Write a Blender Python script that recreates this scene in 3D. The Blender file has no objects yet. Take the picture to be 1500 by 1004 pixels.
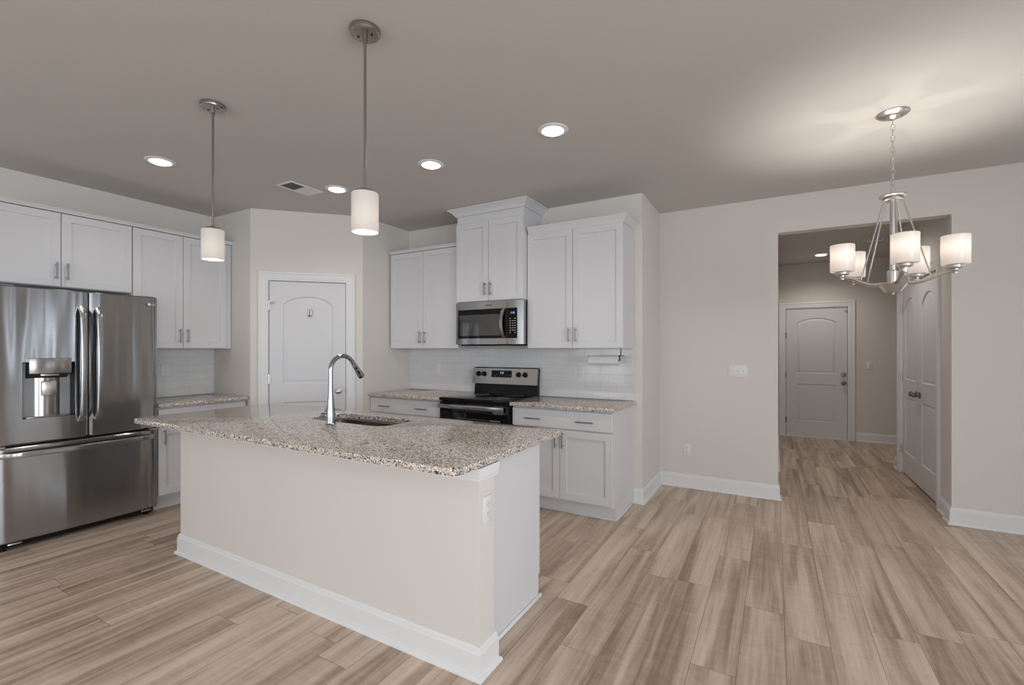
import bpy, bmesh, math, random
from mathutils import Vector, Matrix
R = math.radians
PI = math.pi
scn = bpy.context.scene
COL = scn.collection

# ------------------------------------------------------------------ camera, world, light, exposure
cd = bpy.data.cameras.new('camera')
cam = bpy.data.objects.new('camera', cd)
COL.objects.link(cam)
cam.location = (0, 0, 1.3754)
cam.rotation_euler = (R(90), 0, R(29.65))
cd.sensor_width = 36
cd.lens = 678.335 / 1500 * 36
cd.shift_y = 10.28 / 1500
cd.clip_start = 0.05
scn.camera = cam
scn.view_settings.view_transform = 'Standard'
scn.view_settings.look = 'None'
scn.view_settings.gamma = 1
scn.view_settings.exposure = -0.60
scn.view_settings.use_curve_mapping = False
try:
    scn.cycles.use_denoising = True
    scn.cycles.max_bounces = 10
    scn.cycles.diffuse_bounces = 6
    scn.cycles.glossy_bounces = 5
    scn.cycles.sample_clamp_indirect = 4
    scn.cycles.caustics_reflective = False
    scn.cycles.caustics_refractive = False
except Exception:
    pass

w = bpy.data.worlds.new('world')
scn.world = w
w.use_nodes = True
wn = w.node_tree
bg = wn.nodes['Background']
bg.inputs[0].default_value = (0.80, 0.88, 1.0, 1)
bg.inputs[1].default_value = 1.0

HC = 2.772          # ceiling height
REAR = -3.4         # wall behind the camera
RIGHT = 3.3         # wall on the right
# windows: (name, centre, width, height, direction the daylight travels)
REAR_WIN = [(-4.7, -3.3, 0.6, 2.4), (-2.75, -0.9, 0.03, 2.3), (0.0, 2.2, 0.6, 2.4)]   # x0, x1, z0, z1
RIGHT_WIN = [(-2.9, -1.4, 0.6, 2.4), (-0.8, 1.0, 0.6, 2.4), (2.60, 2.80, 0.03, 2.2), (2.98, 3.28, 0.03, 2.2), (3.62, 4.02, 0.03, 2.2)]                           # y0, y1, z0, z1; narrow unseen ones added to streak the refrigerator
DAY = (0.85, 0.925, 1.0)


def daylight(loc, rot, sx, sz, power):
    l = bpy.data.lights.new('window_daylight', 'AREA')
    l.shape = 'RECTANGLE'
    l.size, l.size_y, l.energy, l.color = sx, sz, power, DAY
    o = bpy.data.objects.new('window_daylight', l)
    o.location, o.rotation_euler = loc, rot
    COL.objects.link(o)


for x0, x1, z0, z1 in REAR_WIN:
    daylight(((x0 + x1) / 2, REAR - 0.25, (z0 + z1) / 2), (R(90), 0, 0), x1 - x0, z1 - z0, 16 * (x1 - x0) * (z1 - z0))
for y0, y1, z0, z1 in RIGHT_WIN:
    daylight((RIGHT + 0.25, (y0 + y1) / 2, (z0 + z1) / 2), (R(90), 0, R(90)), y1 - y0, z1 - z0, (13 if y0 > 2 else 57) * (y1 - y0) * (z1 - z0))

ADDED_DINING_WIN = (2.12, 2.50, 0.03, 2.2)   # unseen narrow window added in the dining wall for a refrigerator streak
daylight((2.31, 4.8827 + 0.12 + 0.05, 1.115), (R(-90), 0, 0), 0.38, 2.17, 13 * 0.38 * 2.17)


def bulb(parent, loc, power, color=(1, 0.86, 0.72), size=0.02, kind='POINT', spot=None):
    l = bpy.data.lights.new('bulb_light', kind)
    l.energy, l.color = power, color
    l.shadow_soft_size = size
    if spot:
        l.spot_size, l.spot_blend = spot, 0.8
    o = bpy.data.objects.new('bulb_light', l)
    o.location = loc
    COL.objects.link(o)
    o.parent = parent


# ------------------------------------------------------------------ materials
def mat(name, col, rough=0.5, metal=0.0, emit=None, estr=0.0, coat=0.0, spec=0.5, aniso=0.0):
    m = bpy.data.materials.new(name)
    m.use_nodes = True
    b = m.node_tree.nodes['Principled BSDF']
    b.inputs['Base Color'].default_value = (*col, 1)
    b.inputs['Roughness'].default_value = rough
    b.inputs['Metallic'].default_value = metal
    b.inputs['Specular IOR Level'].default_value = spec
    b.inputs['Coat Weight'].default_value = coat
    b.inputs['Anisotropic'].default_value = aniso
    if emit:
        b.inputs['Emission Color'].default_value = (*emit, 1)
        b.inputs['Emission Strength'].default_value = estr
    return m


def N(m, t, **kw):
    n = m.node_tree.nodes.new(t)
    for k, v in kw.items():
        setattr(n, k, v)
    return n


def L(m, a, b):
    m.node_tree.links.new(a, b)


def math_n(m, op, a, b=None):
    n = N(m, 'ShaderNodeMath', operation=op)
    for i, v in enumerate((a, b)):
        if v is None:
            continue
        if isinstance(v, (int, float)):
            n.inputs[i].default_value = v
        else:
            L(m, v, n.inputs[i])
    return n.outputs[0]


def ramp(m, fac, stops, interp='LINEAR'):
    n = N(m, 'ShaderNodeValToRGB')
    n.color_ramp.interpolation = interp
    els = n.color_ramp.elements
    while len(els) < len(stops):
        els.new(0.5)
    for e, (p, c) in zip(els, stops):
        e.position = p
        e.color = (*c, 1)
    L(m, fac, n.inputs[0])
    return n.outputs[0]


def paint(name, col, rough=0.6, bump=0.15, scale=220):
    m = mat(name, col, rough, spec=0.3)
    b = m.node_tree.nodes['Principled BSDF']
    tc = N(m, 'ShaderNodeTexCoord')
    nz = N(m, 'ShaderNodeTexNoise')
    nz.inputs['Scale'].default_value = scale
    nz.inputs['Detail'].default_value = 3
    L(m, tc.outputs['Object'], nz.inputs['Vector'])
    bp = N(m, 'ShaderNodeBump')
    bp.inputs['Strength'].default_value = bump
    bp.inputs['Distance'].default_value = 0.001
    L(m, nz.outputs[0], bp.inputs['Height'])
    L(m, bp.outputs[0], b.inputs['Normal'])
    return m


M = {}
M['wall'] = paint('wall_paint', (0.69, 0.660, 0.622), 0.7)
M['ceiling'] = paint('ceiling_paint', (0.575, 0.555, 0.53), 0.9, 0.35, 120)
M['trim'] = paint('trim_paint', (0.76, 0.765, 0.77), 0.35, 0.03)
M['door'] = paint('door_paint', (0.69, 0.69, 0.705), 0.4, 0.05, 90)
M['cab'] = paint('cabinet_paint', (0.67, 0.67, 0.685), 0.35, 0.03)
M['nickel'] = mat('brushed_nickel', (0.64, 0.61, 0.575), 0.28, 1.0)
M['pendant_metal'] = mat('satin_nickel', (0.40, 0.37, 0.345), 0.22, 1.0)
M['pull'] = mat('pull_nickel', (0.27, 0.26, 0.255), 0.38, 1.0)
M['chrome'] = mat('chrome', (0.40, 0.41, 0.43), 0.07, 1.0)
M['black'] = mat('black_plastic', (0.008, 0.008, 0.008), 0.25, spec=0.2)
M['dark'] = mat('dark_recess', (0.03, 0.03, 0.03), 0.6)
M['glass_black'] = mat('black_glass', (0.005, 0.005, 0.006), 0.06, spec=0.22)
M['grey_plastic'] = mat('grey_plastic', (0.30, 0.30, 0.31), 0.4)
M['plate'] = mat('plate_plastic', (0.74, 0.74, 0.74), 0.3)
M['slot'] = mat('slot_shadow', (0.12, 0.12, 0.12), 0.6)
M['paper'] = mat('paper_towel', (0.72, 0.72, 0.72), 0.9)
M['bronze'] = mat('aged_nickel', (0.28, 0.25, 0.22), 0.3, 1.0)
M['lens'] = mat('lamp_lens', (0.9, 0.9, 0.9), 0.4, emit=(1.0, 0.95, 0.88), estr=12.0)
M['display'] = mat('lit_digits', (0.02, 0.02, 0.02), 0.3, emit=(0.30, 0.50, 1.0), estr=1.6)
M['marks'] = mat('control_marks', (0.55, 0.55, 0.55), 0.4)
M['sink'] = mat('sink_steel', (0.33, 0.31, 0.29), 0.22, 1.0)


def steel(name, col, rough, wave=0.0):
    m = mat(name, col, rough, 1.0, aniso=0.5)
    b = m.node_tree.nodes['Principled BSDF']
    tg = N(m, 'ShaderNodeTangent', direction_type='RADIAL', axis='Z')
    L(m, tg.outputs[0], b.inputs['Tangent'])
    b.inputs['Anisotropic Rotation'].default_value = 0.25
    b.inputs['Anisotropic'].default_value = 0.88
    tc = N(m, 'ShaderNodeTexCoord')
    mp = N(m, 'ShaderNodeMapping')
    mp.inputs['Scale'].default_value = (7.5, 7.5, 0.55)
    L(m, tc.outputs['Object'], mp.inputs[0])
    nz = N(m, 'ShaderNodeTexNoise')
    nz.inputs['Scale'].default_value = 1.0
    nz.inputs['Detail'].default_value = 1
    L(m, mp.outputs[0], nz.inputs['Vector'])
    mp2 = N(m, 'ShaderNodeMapping')
    mp2.inputs['Scale'].default_value = (4, 4, 900)
    L(m, tc.outputs['Object'], mp2.inputs[0])
    n2 = N(m, 'ShaderNodeTexNoise')
    n2.inputs['Scale'].default_value = 1.0
    L(m, mp2.outputs[0], n2.inputs['Vector'])
    r = math_n(m, 'MULTIPLY_ADD', n2.outputs[0], 0.10)
    r.node.inputs[2].default_value = rough - 0.05
    L(m, r, b.inputs['Roughness'])
    if wave:
        bp = N(m, 'ShaderNodeBump')
        bp.inputs['Strength'].default_value = 1.0
        bp.inputs['Distance'].default_value = wave
        L(m, nz.outputs[0], bp.inputs['Height'])
        L(m, bp.outputs[0], b.inputs['Normal'])
    return m


M['steel'] = steel('stainless_steel', (0.37, 0.38, 0.395), 0.15, 0.006)
M['steel_flat'] = steel('stainless_trim', (0.42, 0.42, 0.42), 0.22)


def floor_mat():
    m = mat('vinyl_plank', (0.4, 0.33, 0.27), 0.38, spec=0.4)
    b = m.node_tree.nodes['Principled BSDF']
    g = N(m, 'ShaderNodeTexCoord')
    sp = N(m, 'ShaderNodeSeparateXYZ')
    L(m, g.outputs['Object'], sp.inputs[0])
    X, Y = sp.outputs[0], sp.outputs[1]
    W, LEN = 0.1825, 1.22
    u = math_n(m, 'DIVIDE', math_n(m, 'SUBTRACT', X, 0.039), W)
    col = math_n(m, 'FLOOR', u)
    wn1 = N(m, 'ShaderNodeTexWhiteNoise', noise_dimensions='1D')
    L(m, math_n(m, 'ADD', col, 0.5), wn1.inputs['W'])
    v = math_n(m, 'ADD', math_n(m, 'DIVIDE', Y, LEN), math_n(m, 'MULTIPLY', wn1.outputs[0], 7.0))
    row = math_n(m, 'FLOOR', v)
    cb = N(m, 'ShaderNodeCombineXYZ')
    L(m, math_n(m, 'ADD', col, 0.5), cb.inputs[0])
    L(m, math_n(m, 'ADD', row, 0.5), cb.inputs[1])
    wn2 = N(m, 'ShaderNodeTexWhiteNoise', noise_dimensions='2D')
    L(m, cb.outputs[0], wn2.inputs['Vector'])
    pid = wn2.outputs[0]

    def grain(sx, sy, k, det, dist, rough=0.5):
        c = N(m, 'ShaderNodeCombineXYZ')
        L(m, math_n(m, 'MULTIPLY', X, sx), c.inputs[0])
        L(m, math_n(m, 'ADD', math_n(m, 'MULTIPLY', Y, sy), math_n(m, 'MULTIPLY', pid, 31.0)), c.inputs[1])
        L(m, math_n(m, 'MULTIPLY', pid, k), c.inputs[2])
        n = N(m, 'ShaderNodeTexNoise')
        n.inputs['Scale'].default_value = 1
        n.inputs['Detail'].default_value = det
        n.inputs['Distortion'].default_value = dist
        n.inputs['Roughness'].default_value = rough
        L(m, c.outputs[0], n.inputs['Vector'])
        return n.outputs[0]
    g1 = grain(13, 0.75, 53, 2, 0.5)
    g2 = grain(70, 2.6, 91, 5, 0.8, 0.65)
    g3 = grain(9, 22, 17, 3, 1.0)
    f = math_n(m, 'ADD', math_n(m, 'MULTIPLY', g1, 0.62), math_n(m, 'MULTIPLY', g2, 0.26))
    f = math_n(m, 'ADD', f, math_n(m, 'MULTIPLY', g3, 0.10))
    f = math_n(m, 'ADD', f, math_n(m, 'MULTIPLY', pid, 0.09))
    c = ramp(m, f, [(0.375, (0.28, 0.192, 0.14)), (0.485, (0.44, 0.33, 0.255)), (0.575, (0.58, 0.457, 0.363)), (0.70, (0.70, 0.575, 0.47))])
    fu = math_n(m, 'FRACT', u)
    fv = math_n(m, 'FRACT', v)
    eu = math_n(m, 'MULTIPLY', math_n(m, 'MINIMUM', fu, math_n(m, 'SUBTRACT', 1.0, fu)), W)
    ev = math_n(m, 'MULTIPLY', math_n(m, 'MINIMUM', fv, math_n(m, 'SUBTRACT', 1.0, fv)), LEN)
    e = math_n(m, 'MINIMUM', eu, ev)
    gap = math_n(m, 'LESS_THAN', e, 0.0011)
    mx = N(m, 'ShaderNodeMix', data_type='RGBA')
    L(m, math_n(m, 'MULTIPLY', gap, 0.75), mx.inputs[0])
    L(m, c, mx.inputs[6])
    mx.inputs[7].default_value = (0.07, 0.05, 0.04, 1)
    L(m, mx.outputs[2], b.inputs['Base Color'])
    bp = N(m, 'ShaderNodeBump')
    bp.inputs['Strength'].default_value = 0.25
    bp.inputs['Distance'].default_value = 0.001
    L(m, math_n(m, 'SUBTRACT', math_n(m, 'MULTIPLY', g2, 0.5), gap), bp.inputs['Height'])
    L(m, bp.outputs[0], b.inputs['Normal'])
    return m


def granite_mat():
    m = mat('speckled_granite', (0.6, 0.55, 0.5), 0.07, spec=0.6)
    b = m.node_tree.nodes['Principled BSDF']
    tc = N(m, 'ShaderNodeTexCoord')
    nz = N(m, 'ShaderNodeTexNoise')
    nz.inputs['Scale'].default_value = 60
    L(m, tc.outputs['Object'], nz.inputs['Vector'])
    ad = N(m, 'ShaderNodeMix', data_type='RGBA', blend_type='ADD')
    ad.inputs[0].default_value = 0.012
    L(m, tc.outputs['Object'], ad.inputs[6])
    L(m, nz.outputs['Color'], ad.inputs[7])
    vo = N(m, 'ShaderNodeTexVoronoi')
    vo.inputs['Scale'].default_value = 205
    L(m, ad.outputs[2], vo.inputs['Vector'])
    sp = N(m, 'ShaderNodeSeparateColor')
    L(m, vo.outputs['Color'], sp.inputs[0])
    n2 = N(m, 'ShaderNodeTexNoise')
    n2.inputs['Scale'].default_value = 22
    L(m, tc.outputs['Object'], n2.inputs['Vector'])
    f = math_n(m, 'ADD', sp.outputs[0], math_n(m, 'MULTIPLY', math_n(m, 'SUBTRACT', n2.outputs[0], 0.5), 0.35))
    c = ramp(m, f, [(0.0, (0.012, 0.012, 0.013)), (0.14, (0.10, 0.10, 0.105)), (0.24, (0.38, 0.35, 0.325)), (0.40, (0.60, 0.49, 0.405)),
                    (0.60, (0.74, 0.63, 0.54)), (0.78, (0.86, 0.81, 0.75)), (0.92, (0.54, 0.49, 0.45))], 'CONSTANT')
    L(m, c, b.inputs['Base Color'])
    return m


def tile_mat():
    m = mat('white_subway_tile', (0.8, 0.8, 0.8), 0.08, spec=0.5)
    b = m.node_tree.nodes['Principled BSDF']
    tc = N(m, 'ShaderNodeTexCoord')
    sp = N(m, 'ShaderNodeSeparateXYZ')
    L(m, tc.outputs['Object'], sp.inputs[0])
    cb = N(m, 'ShaderNodeCombineXYZ')
    L(m, sp.outputs[0], cb.inputs[0])
    L(m, sp.outputs[2], cb.inputs[1])
    br = N(m, 'ShaderNodeTexBrick')
    br.offset = 0.5
    br.inputs['Scale'].default_value = 1
    br.inputs['Color1'].default_value = (0.70, 0.70, 0.70, 1)
    br.inputs['Color2'].default_value = (0.675, 0.675, 0.675, 1)
    br.inputs['Mortar'].default_value = (0.54, 0.54, 0.54, 1)
    br.inputs['Mortar Size'].default_value = 0.0012
    br.inputs['Mortar Smooth'].default_value = 0.3
    br.inputs['Brick Width'].default_value = 0.154
    br.inputs['Row Height'].default_value = 0.077
    L(m, cb.outputs[0], br.inputs['Vector'])
    L(m, br.outputs['Color'], b.inputs['Base Color'])
    bp = N(m, 'ShaderNodeBump', invert=True)
    bp.inputs['Strength'].default_value = 0.6
    bp.inputs['Distance'].default_value = 0.001
    L(m, br.outputs['Fac'], bp.inputs['Height'])
    L(m, bp.outputs[0], b.inputs['Normal'])
    return m


def shade_mat():
    m = bpy.data.materials.new('frosted_white_glass')
    m.use_nodes = True
    nt = m.node_tree
    nt.nodes.clear()
    out = N(m, 'ShaderNodeOutputMaterial')
    tr = N(m, 'ShaderNodeBsdfTranslucent')
    tr.inputs[0].default_value = (0.030, 0.026, 0.0225, 1)
    df = N(m, 'ShaderNodeBsdfDiffuse')
    df.inputs[0].default_value = (0.85, 0.82, 0.79, 1)
    mx = N(m, 'ShaderNodeMixShader')
    mx.inputs[0].default_value = 0.45
    L(m, tr.outputs[0], mx.inputs[1])
    L(m, df.outputs[0], mx.inputs[2])
    em = N(m, 'ShaderNodeEmission')
    em.inputs[0].default_value = (1.0, 0.88, 0.78, 1)
    em.inputs[1].default_value = 0.42
    ad = N(m, 'ShaderNodeAddShader')
    L(m, mx.outputs[0], ad.inputs[0])
    L(m, em.outputs[0], ad.inputs[1])
    gl = N(m, 'ShaderNodeBsdfGlossy')
    gl.inputs['Roughness'].default_value = 0.25
    m2 = N(m, 'ShaderNodeMixShader')
    m2.inputs[0].default_value = 0.05
    L(m, ad.outputs[0], m2.inputs[1])
    L(m, gl.outputs[0], m2.inputs[2])
    L(m, m2.outputs[0], out.inputs[0])
    return m


def glass_mat():
    m = bpy.data.materials.new('window_glass')
    m.use_nodes = True
    m.node_tree.nodes.clear()
    out = N(m, 'ShaderNodeOutputMaterial')
    t = N(m, 'ShaderNodeBsdfTransparent')
    g = N(m, 'ShaderNodeBsdfGlossy')
    g.inputs['Roughness'].default_value = 0.02
    mx = N(m, 'ShaderNodeMixShader')
    mx.inputs[0].default_value = 0.06
    L(m, t.outputs[0], mx.inputs[1])
    L(m, g.outputs[0], mx.inputs[2])
    L(m, mx.outputs[0], out.inputs[0])
    return m


M['floor'] = floor_mat()
M['granite'] = granite_mat()
M['tile'] = tile_mat()
M['shade'] = shade_mat()
M['glass'] = glass_mat()


# ------------------------------------------------------------------ mesh helpers
class B:
    """collects shapes into one bmesh"""
    def __init__(s):
        s.bm = bmesh.new()

    def box(s, x0, x1, y0, y1, z0, z1, bev=0.0, seg=2):
        t = bmesh.new()
        bmesh.ops.create_cube(t, size=1)
        for v in t.verts:
            v.co = Vector(((x0 + x1) / 2 + v.co.x * (x1 - x0), (y0 + y1) / 2 + v.co.y * (y1 - y0), (z0 + z1) / 2 + v.co.z * (z1 - z0)))
        if bev:
            bmesh.ops.bevel(t, geom=t.edges[:], offset=bev, segments=seg, affect='EDGES', profile=0.5)
        s.add(t)
        return s

    def add(s, t, mtx=None):
        if mtx is not None:
            t.transform(mtx)
        me = bpy.data.meshes.new('t')
        t.to_mesh(me)
        t.free()
        s.bm.from_mesh(me)
        bpy.data.meshes.remove(me)

    def loft(s, loops, cap0=True, cap1=True, closed=True):
        vs = [[s.bm.verts.new(p) for p in lp] for lp in loops]
        n = len(vs[0])
        for a, b in zip(vs, vs[1:]):
            for i in range(n if closed else n - 1):
                j = (i + 1) % n
                try:
                    s.bm.faces.new((a[i], a[j], b[j], b[i]))
                except ValueError:
                    pass
        if cap0:
            s.bm.faces.new(vs[0][::-1])
        if cap1:
            s.bm.faces.new(vs[-1])
        return s

    def lathe(s, prof, c=(0, 0, 0), axis='Z', n=32, caps=True, mtx=None):
        """prof: (radius, height) pairs"""
        loops = []
        for r, h in prof:
            lp = []
            for i in range(n):
                a = 2 * PI * i / n
                p = Vector((r * math.cos(a), r * math.sin(a), h))
                if axis == 'X':
                    p = Vector((p.z, p.x, p.y))
                elif axis == 'Y':
                    p = Vector((p.y, p.z, p.x))
                if mtx is not None:
                    p = mtx @ p
                lp.append(p + Vector(c))
            loops.append(lp)
        s.loft(loops, caps, caps)
        return s

    def tube(s, pts, r, n=12, caps=True, flat=None):
        """swept round (or oval, flat=(a,b)) bar along pts; r may be a list"""
        pts = [Vector(p) for p in pts]
        loops = []
        t0 = (pts[1] - pts[0]).normalized()
        up = Vector((0, 0, 1)) if abs(t0.z) < 0.9 else Vector((0, 1, 0))
        nrm = t0.cross(up).normalized()
        for k, p in enumerate(pts):
            if k == 0:
                t = t0
            elif k == len(pts) - 1:
                t = (pts[k] - pts[k - 1]).normalized()
            else:
                t = ((pts[k + 1] - p).normalized() + (p - pts[k - 1]).normalized()).normalized()
            nrm = (nrm - t * nrm.dot(t)).normalized()
            bn = t.cross(nrm)
            rr = r[k] if isinstance(r, (list, tuple)) else r
            a_, b_ = (flat if flat else (1, 1))
            loops.append([p + nrm * rr * a_ * math.cos(2 * PI * i / n) + bn * rr * b_ * math.sin(2 * PI * i / n) for i in range(n)])
        s.loft(loops, caps, caps)
        return s

    def sweep(s, path, prof, close=False):
        """profile (out, z) swept along a 2-D path, out = to the right of travel, mitred"""
        P = [Vector(p) for p in path]
        n = len(P)
        loops = []
        for i, p in enumerate(P):
            if close:
                d0 = (p - P[i - 1]).normalized()
                d1 = (P[(i + 1) % n] - p).normalized()
            else:
                d0 = (p - P[i - 1]).normalized() if i else (P[1] - p).normalized()
                d1 = (P[i + 1] - p).normalized() if i < n - 1 else d0
            n0, n1 = Vector((d0.y, -d0.x)), Vector((d1.y, -d1.x))
            mv = (n0 + n1)
            mv = mv / max(mv.dot(n0), 0.2)
            loops.append([Vector((p.x + mv.x * o, p.y + mv.y * o, z)) for o, z in prof])
        if close:
            loops.append(loops[0])
        s.loft(loops, not close, not close)
        return s


MTX = {}


def finish(name, b, m, smooth=True):
    bm = b.bm
    bmesh.ops.recalc_face_normals(bm, faces=bm.faces)
    me = bpy.data.meshes.new(name)
    bm.to_mesh(me)
    bm.free()
    if smooth:
        for p in me.polygons:
            p.use_smooth = True
        me.set_sharp_from_angle(angle=R(32))
    me.materials.append(m)
    return me


def part(name, b, m, parent, world=False, label=None):
    """a mesh under its thing; geometry in the thing's own frame unless world=True"""
    me = finish(name, b, m)
    o = bpy.data.objects.new(name, me)
    COL.objects.link(o)
    root = parent
    while root.parent is not None:
        root = root.parent
    if world:
        me.transform(MTX[root.name].inverted())
    o.parent = parent
    if label:
        o['label'] = label
    return o


def thing(name, label, cat, loc=(0, 0, 0), rz=0, group=None, kind=None):
    o = bpy.data.objects.new(name, None)
    o.empty_display_size = 0.1
    COL.objects.link(o)
    o.location = loc
    o.rotation_euler = (0, 0, rz)
    MTX[o.name] = Matrix.Translation(Vector(loc)) @ Matrix.Rotation(rz, 4, 'Z')
    o['label'] = label
    o['category'] = cat
    if group:
        o['group'] = group
    if kind:
        o['kind'] = kind
    return o


def solo(name, b, m, label, cat, loc=(0, 0, 0), group=None, kind=None):
    """a thing that is one mesh, built in world coordinates, origin at loc"""
    me = finish(name, b, m)
    me.transform(Matrix.Translation(-Vector(loc)))
    o = bpy.data.objects.new(name, me)
    COL.objects.link(o)
    o.location = loc
    MTX[o.name] = Matrix.Translation(Vector(loc))
    o['label'] = label
    o['category'] = cat
    if group:
        o['group'] = group
    if kind:
        o['kind'] = kind
    return o


def copy_thing(root, loc, label, rz=None):
    def cp(o, par):
        c = o.copy()
        COL.objects.link(c)
        c.parent = par
        for k in o.children:
            cp(k, c)
        return c
    r = cp(root, None)
    r.location = loc
    if rz is not None:
        r.rotation_euler = (0, 0, rz)
    r['label'] = label
    MTX[r.name] = Matrix.Translation(Vector(loc)) @ Matrix.Rotation(r.rotation_euler.z, 4, 'Z')
    return r


# ------------------------------------------------------------------ setting
XL = -5.1575     # left wall
YB = 4.160       # kitchen back wall
YD = 4.8827      # dining wall
XE = -1.033      # end of the kitchen back wall
YH = 8.58        # far wall of the hall
P1 = Vector((-4.510, 2.696))   # pantry diagonal
P2 = Vector((-3.7675, 3.4496))
PD = (P2 - P1).normalized()
PL = (P2 - P1).length
PA = math.atan2(PD.y, PD.x)
XO1, XO2, HO = 0.020, 1.204, 2.442
T = 0.12


def structure(name, b, m, label, cat, loc=(0, 0, 0)):
    return solo(name, b, m, label, cat, loc, kind='structure')


b = B(); b.box(XL - 0.2, RIGHT + 0.2, REAR - 0.2, YH + 0.2, -0.12, 0)
structure('floor', b, M['floor'], 'taupe wood-look plank floor running through kitchen and hall', 'floor')
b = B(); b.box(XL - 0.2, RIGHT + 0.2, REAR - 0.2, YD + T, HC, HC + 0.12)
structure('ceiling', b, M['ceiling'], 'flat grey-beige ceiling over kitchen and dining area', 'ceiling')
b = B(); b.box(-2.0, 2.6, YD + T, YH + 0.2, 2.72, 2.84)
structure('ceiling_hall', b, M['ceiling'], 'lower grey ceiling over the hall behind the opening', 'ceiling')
b = B(); b.box(XL - T, XL, REAR - 0.2, YB + T, 0, HC)
structure('wall_left', b, M['wall'], 'beige wall behind the refrigerator and left cabinets', 'wall')
b = B(); b.box(P2.x - T, XE, YB, YB + T, 0, HC)
structure('wall_back', b, M['wall'], 'beige kitchen wall behind the range', 'wall')
b = B(); b.box(XE - T, XE, YB + T, YD + T, 0, HC)
structure('wall_end', b, M['wall'], 'narrow beige wall return at the end of the kitchen cabinets', 'wall')
# pantry: two short returns, and the diagonal with its doorway
b = B(); b.box(XL, P1.x, P1.y, P1.y + T, 0, HC)
structure('wall_pantry_left', b, M['wall'], 'narrow beige wall left of the pantry door', 'wall')
b = B(); b.box(P2.x - T, P2.x, P2.y, YB, 0, HC)
structure('wall_pantry_right', b, M['wall'], 'narrow beige wall right of the pantry door', 'wall')
PM = Matrix.Translation((P1.x, P1.y, 0)) @ Matrix.Rotation(PA, 4, 'Z')
b = B()
b.box(0, 0.160, 0, T, 0, HC); b.box(0.895, PL, 0, T, 0, HC); b.box(0.160, 0.895, 0, T, 2.075, HC)
b.bm.transform(PM)
structure('wall_pantry', b, M['wall'], 'diagonal beige wall around the pantry door', 'wall')
# dining wall with the wide opening to the hall
b = B()
b.box(XE - T, XO1, YD, YD + T, 0, HC); b.box(XO2, 2.12, YD, YD + T, 0, HC); b.box(2.50, RIGHT, YD, YD + T, 0, HC); b.box(2.12, 2.50, YD, YD + T, 0, 0.03); b.box(2.12, 2.50, YD, YD + T, 2.2, HC); b.box(XO1, XO2, YD, YD + T, HO, HC)
structure('wall_dining', b, M['wall'], 'beige wall with the wide opening to the hall', 'wall')
# hall
b = B(); b.box(-2.0, XO1, 6.04, 6.04 + T, 0, 2.75); b.box(XO1 - T, XO1, 6.04 + T, YH, 0, 2.75)
structure('wall_hall_left', b, M['wall'], 'beige hall wall left of the entry door', 'wall')
b = B(); b.box(-2.0 - T, -2.0, YD + T, 6.04 + T, 0, 2.75)
structure('wall_side_passage', b, M['wall'], 'beige wall closing the side passage off the hall', 'wall')
CX = 1.225
b = B()
b.box(CX, CX + T, YD + T, 5.335, 0, 2.75); b.box(CX, CX + T, 6.675, 6.90, 0, 2.75); b.box(CX, CX + T, 5.335, 6.675, 2.085, 2.75)
b.box(CX + T, 2.52, 6.90 - T, 6.90, 0, 2.75)
structure('wall_hall_right', b, M['wall'], 'beige hall wall around the closet doors', 'wall')
b = B(); b.box(2.4, 2.4 + T, 6.90, YH, 0, 2.75)
structure('wall_hall_far_right', b, M['wall'], 'beige wall at the right of the hall beyond the closet', 'wall')
b = B()
b.box(-0.3, 0.135, YH, YH + T, 0, 2.75); b.box(0.950, 2.52, YH, YH + T, 0, 2.75); b.box(0.135, 0.950, YH, YH + T, 2.030, 2.75)
structure('wall_hall_back', b, M['wall'], 'beige wall around the entry door at the end of the hall', 'wall')


def wall_with_holes(axis, c0, c1, a0, a1, holes):
    """axis 'x': wall runs along x between a0..a1 at y c0..c1"""
    b = B()
    def bx(p0, p1, z0, z1):
        if p1 - p0 > 1e-4 and z1 - z0 > 1e-4:
            if axis == 'x':
                b.box(p0, p1, c0, c1, z0, z1)
            else:
                b.box(c0, c1, p0, p1, z0, z1)
    cur = a0
    for h0, h1, z0, z1 in holes:
        bx(cur, h0, 0, HC); bx(h0, h1, 0, z0); bx(h0, h1, z1, HC)
        cur = h1
    bx(cur, a1, 0, HC)
    return b


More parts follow.
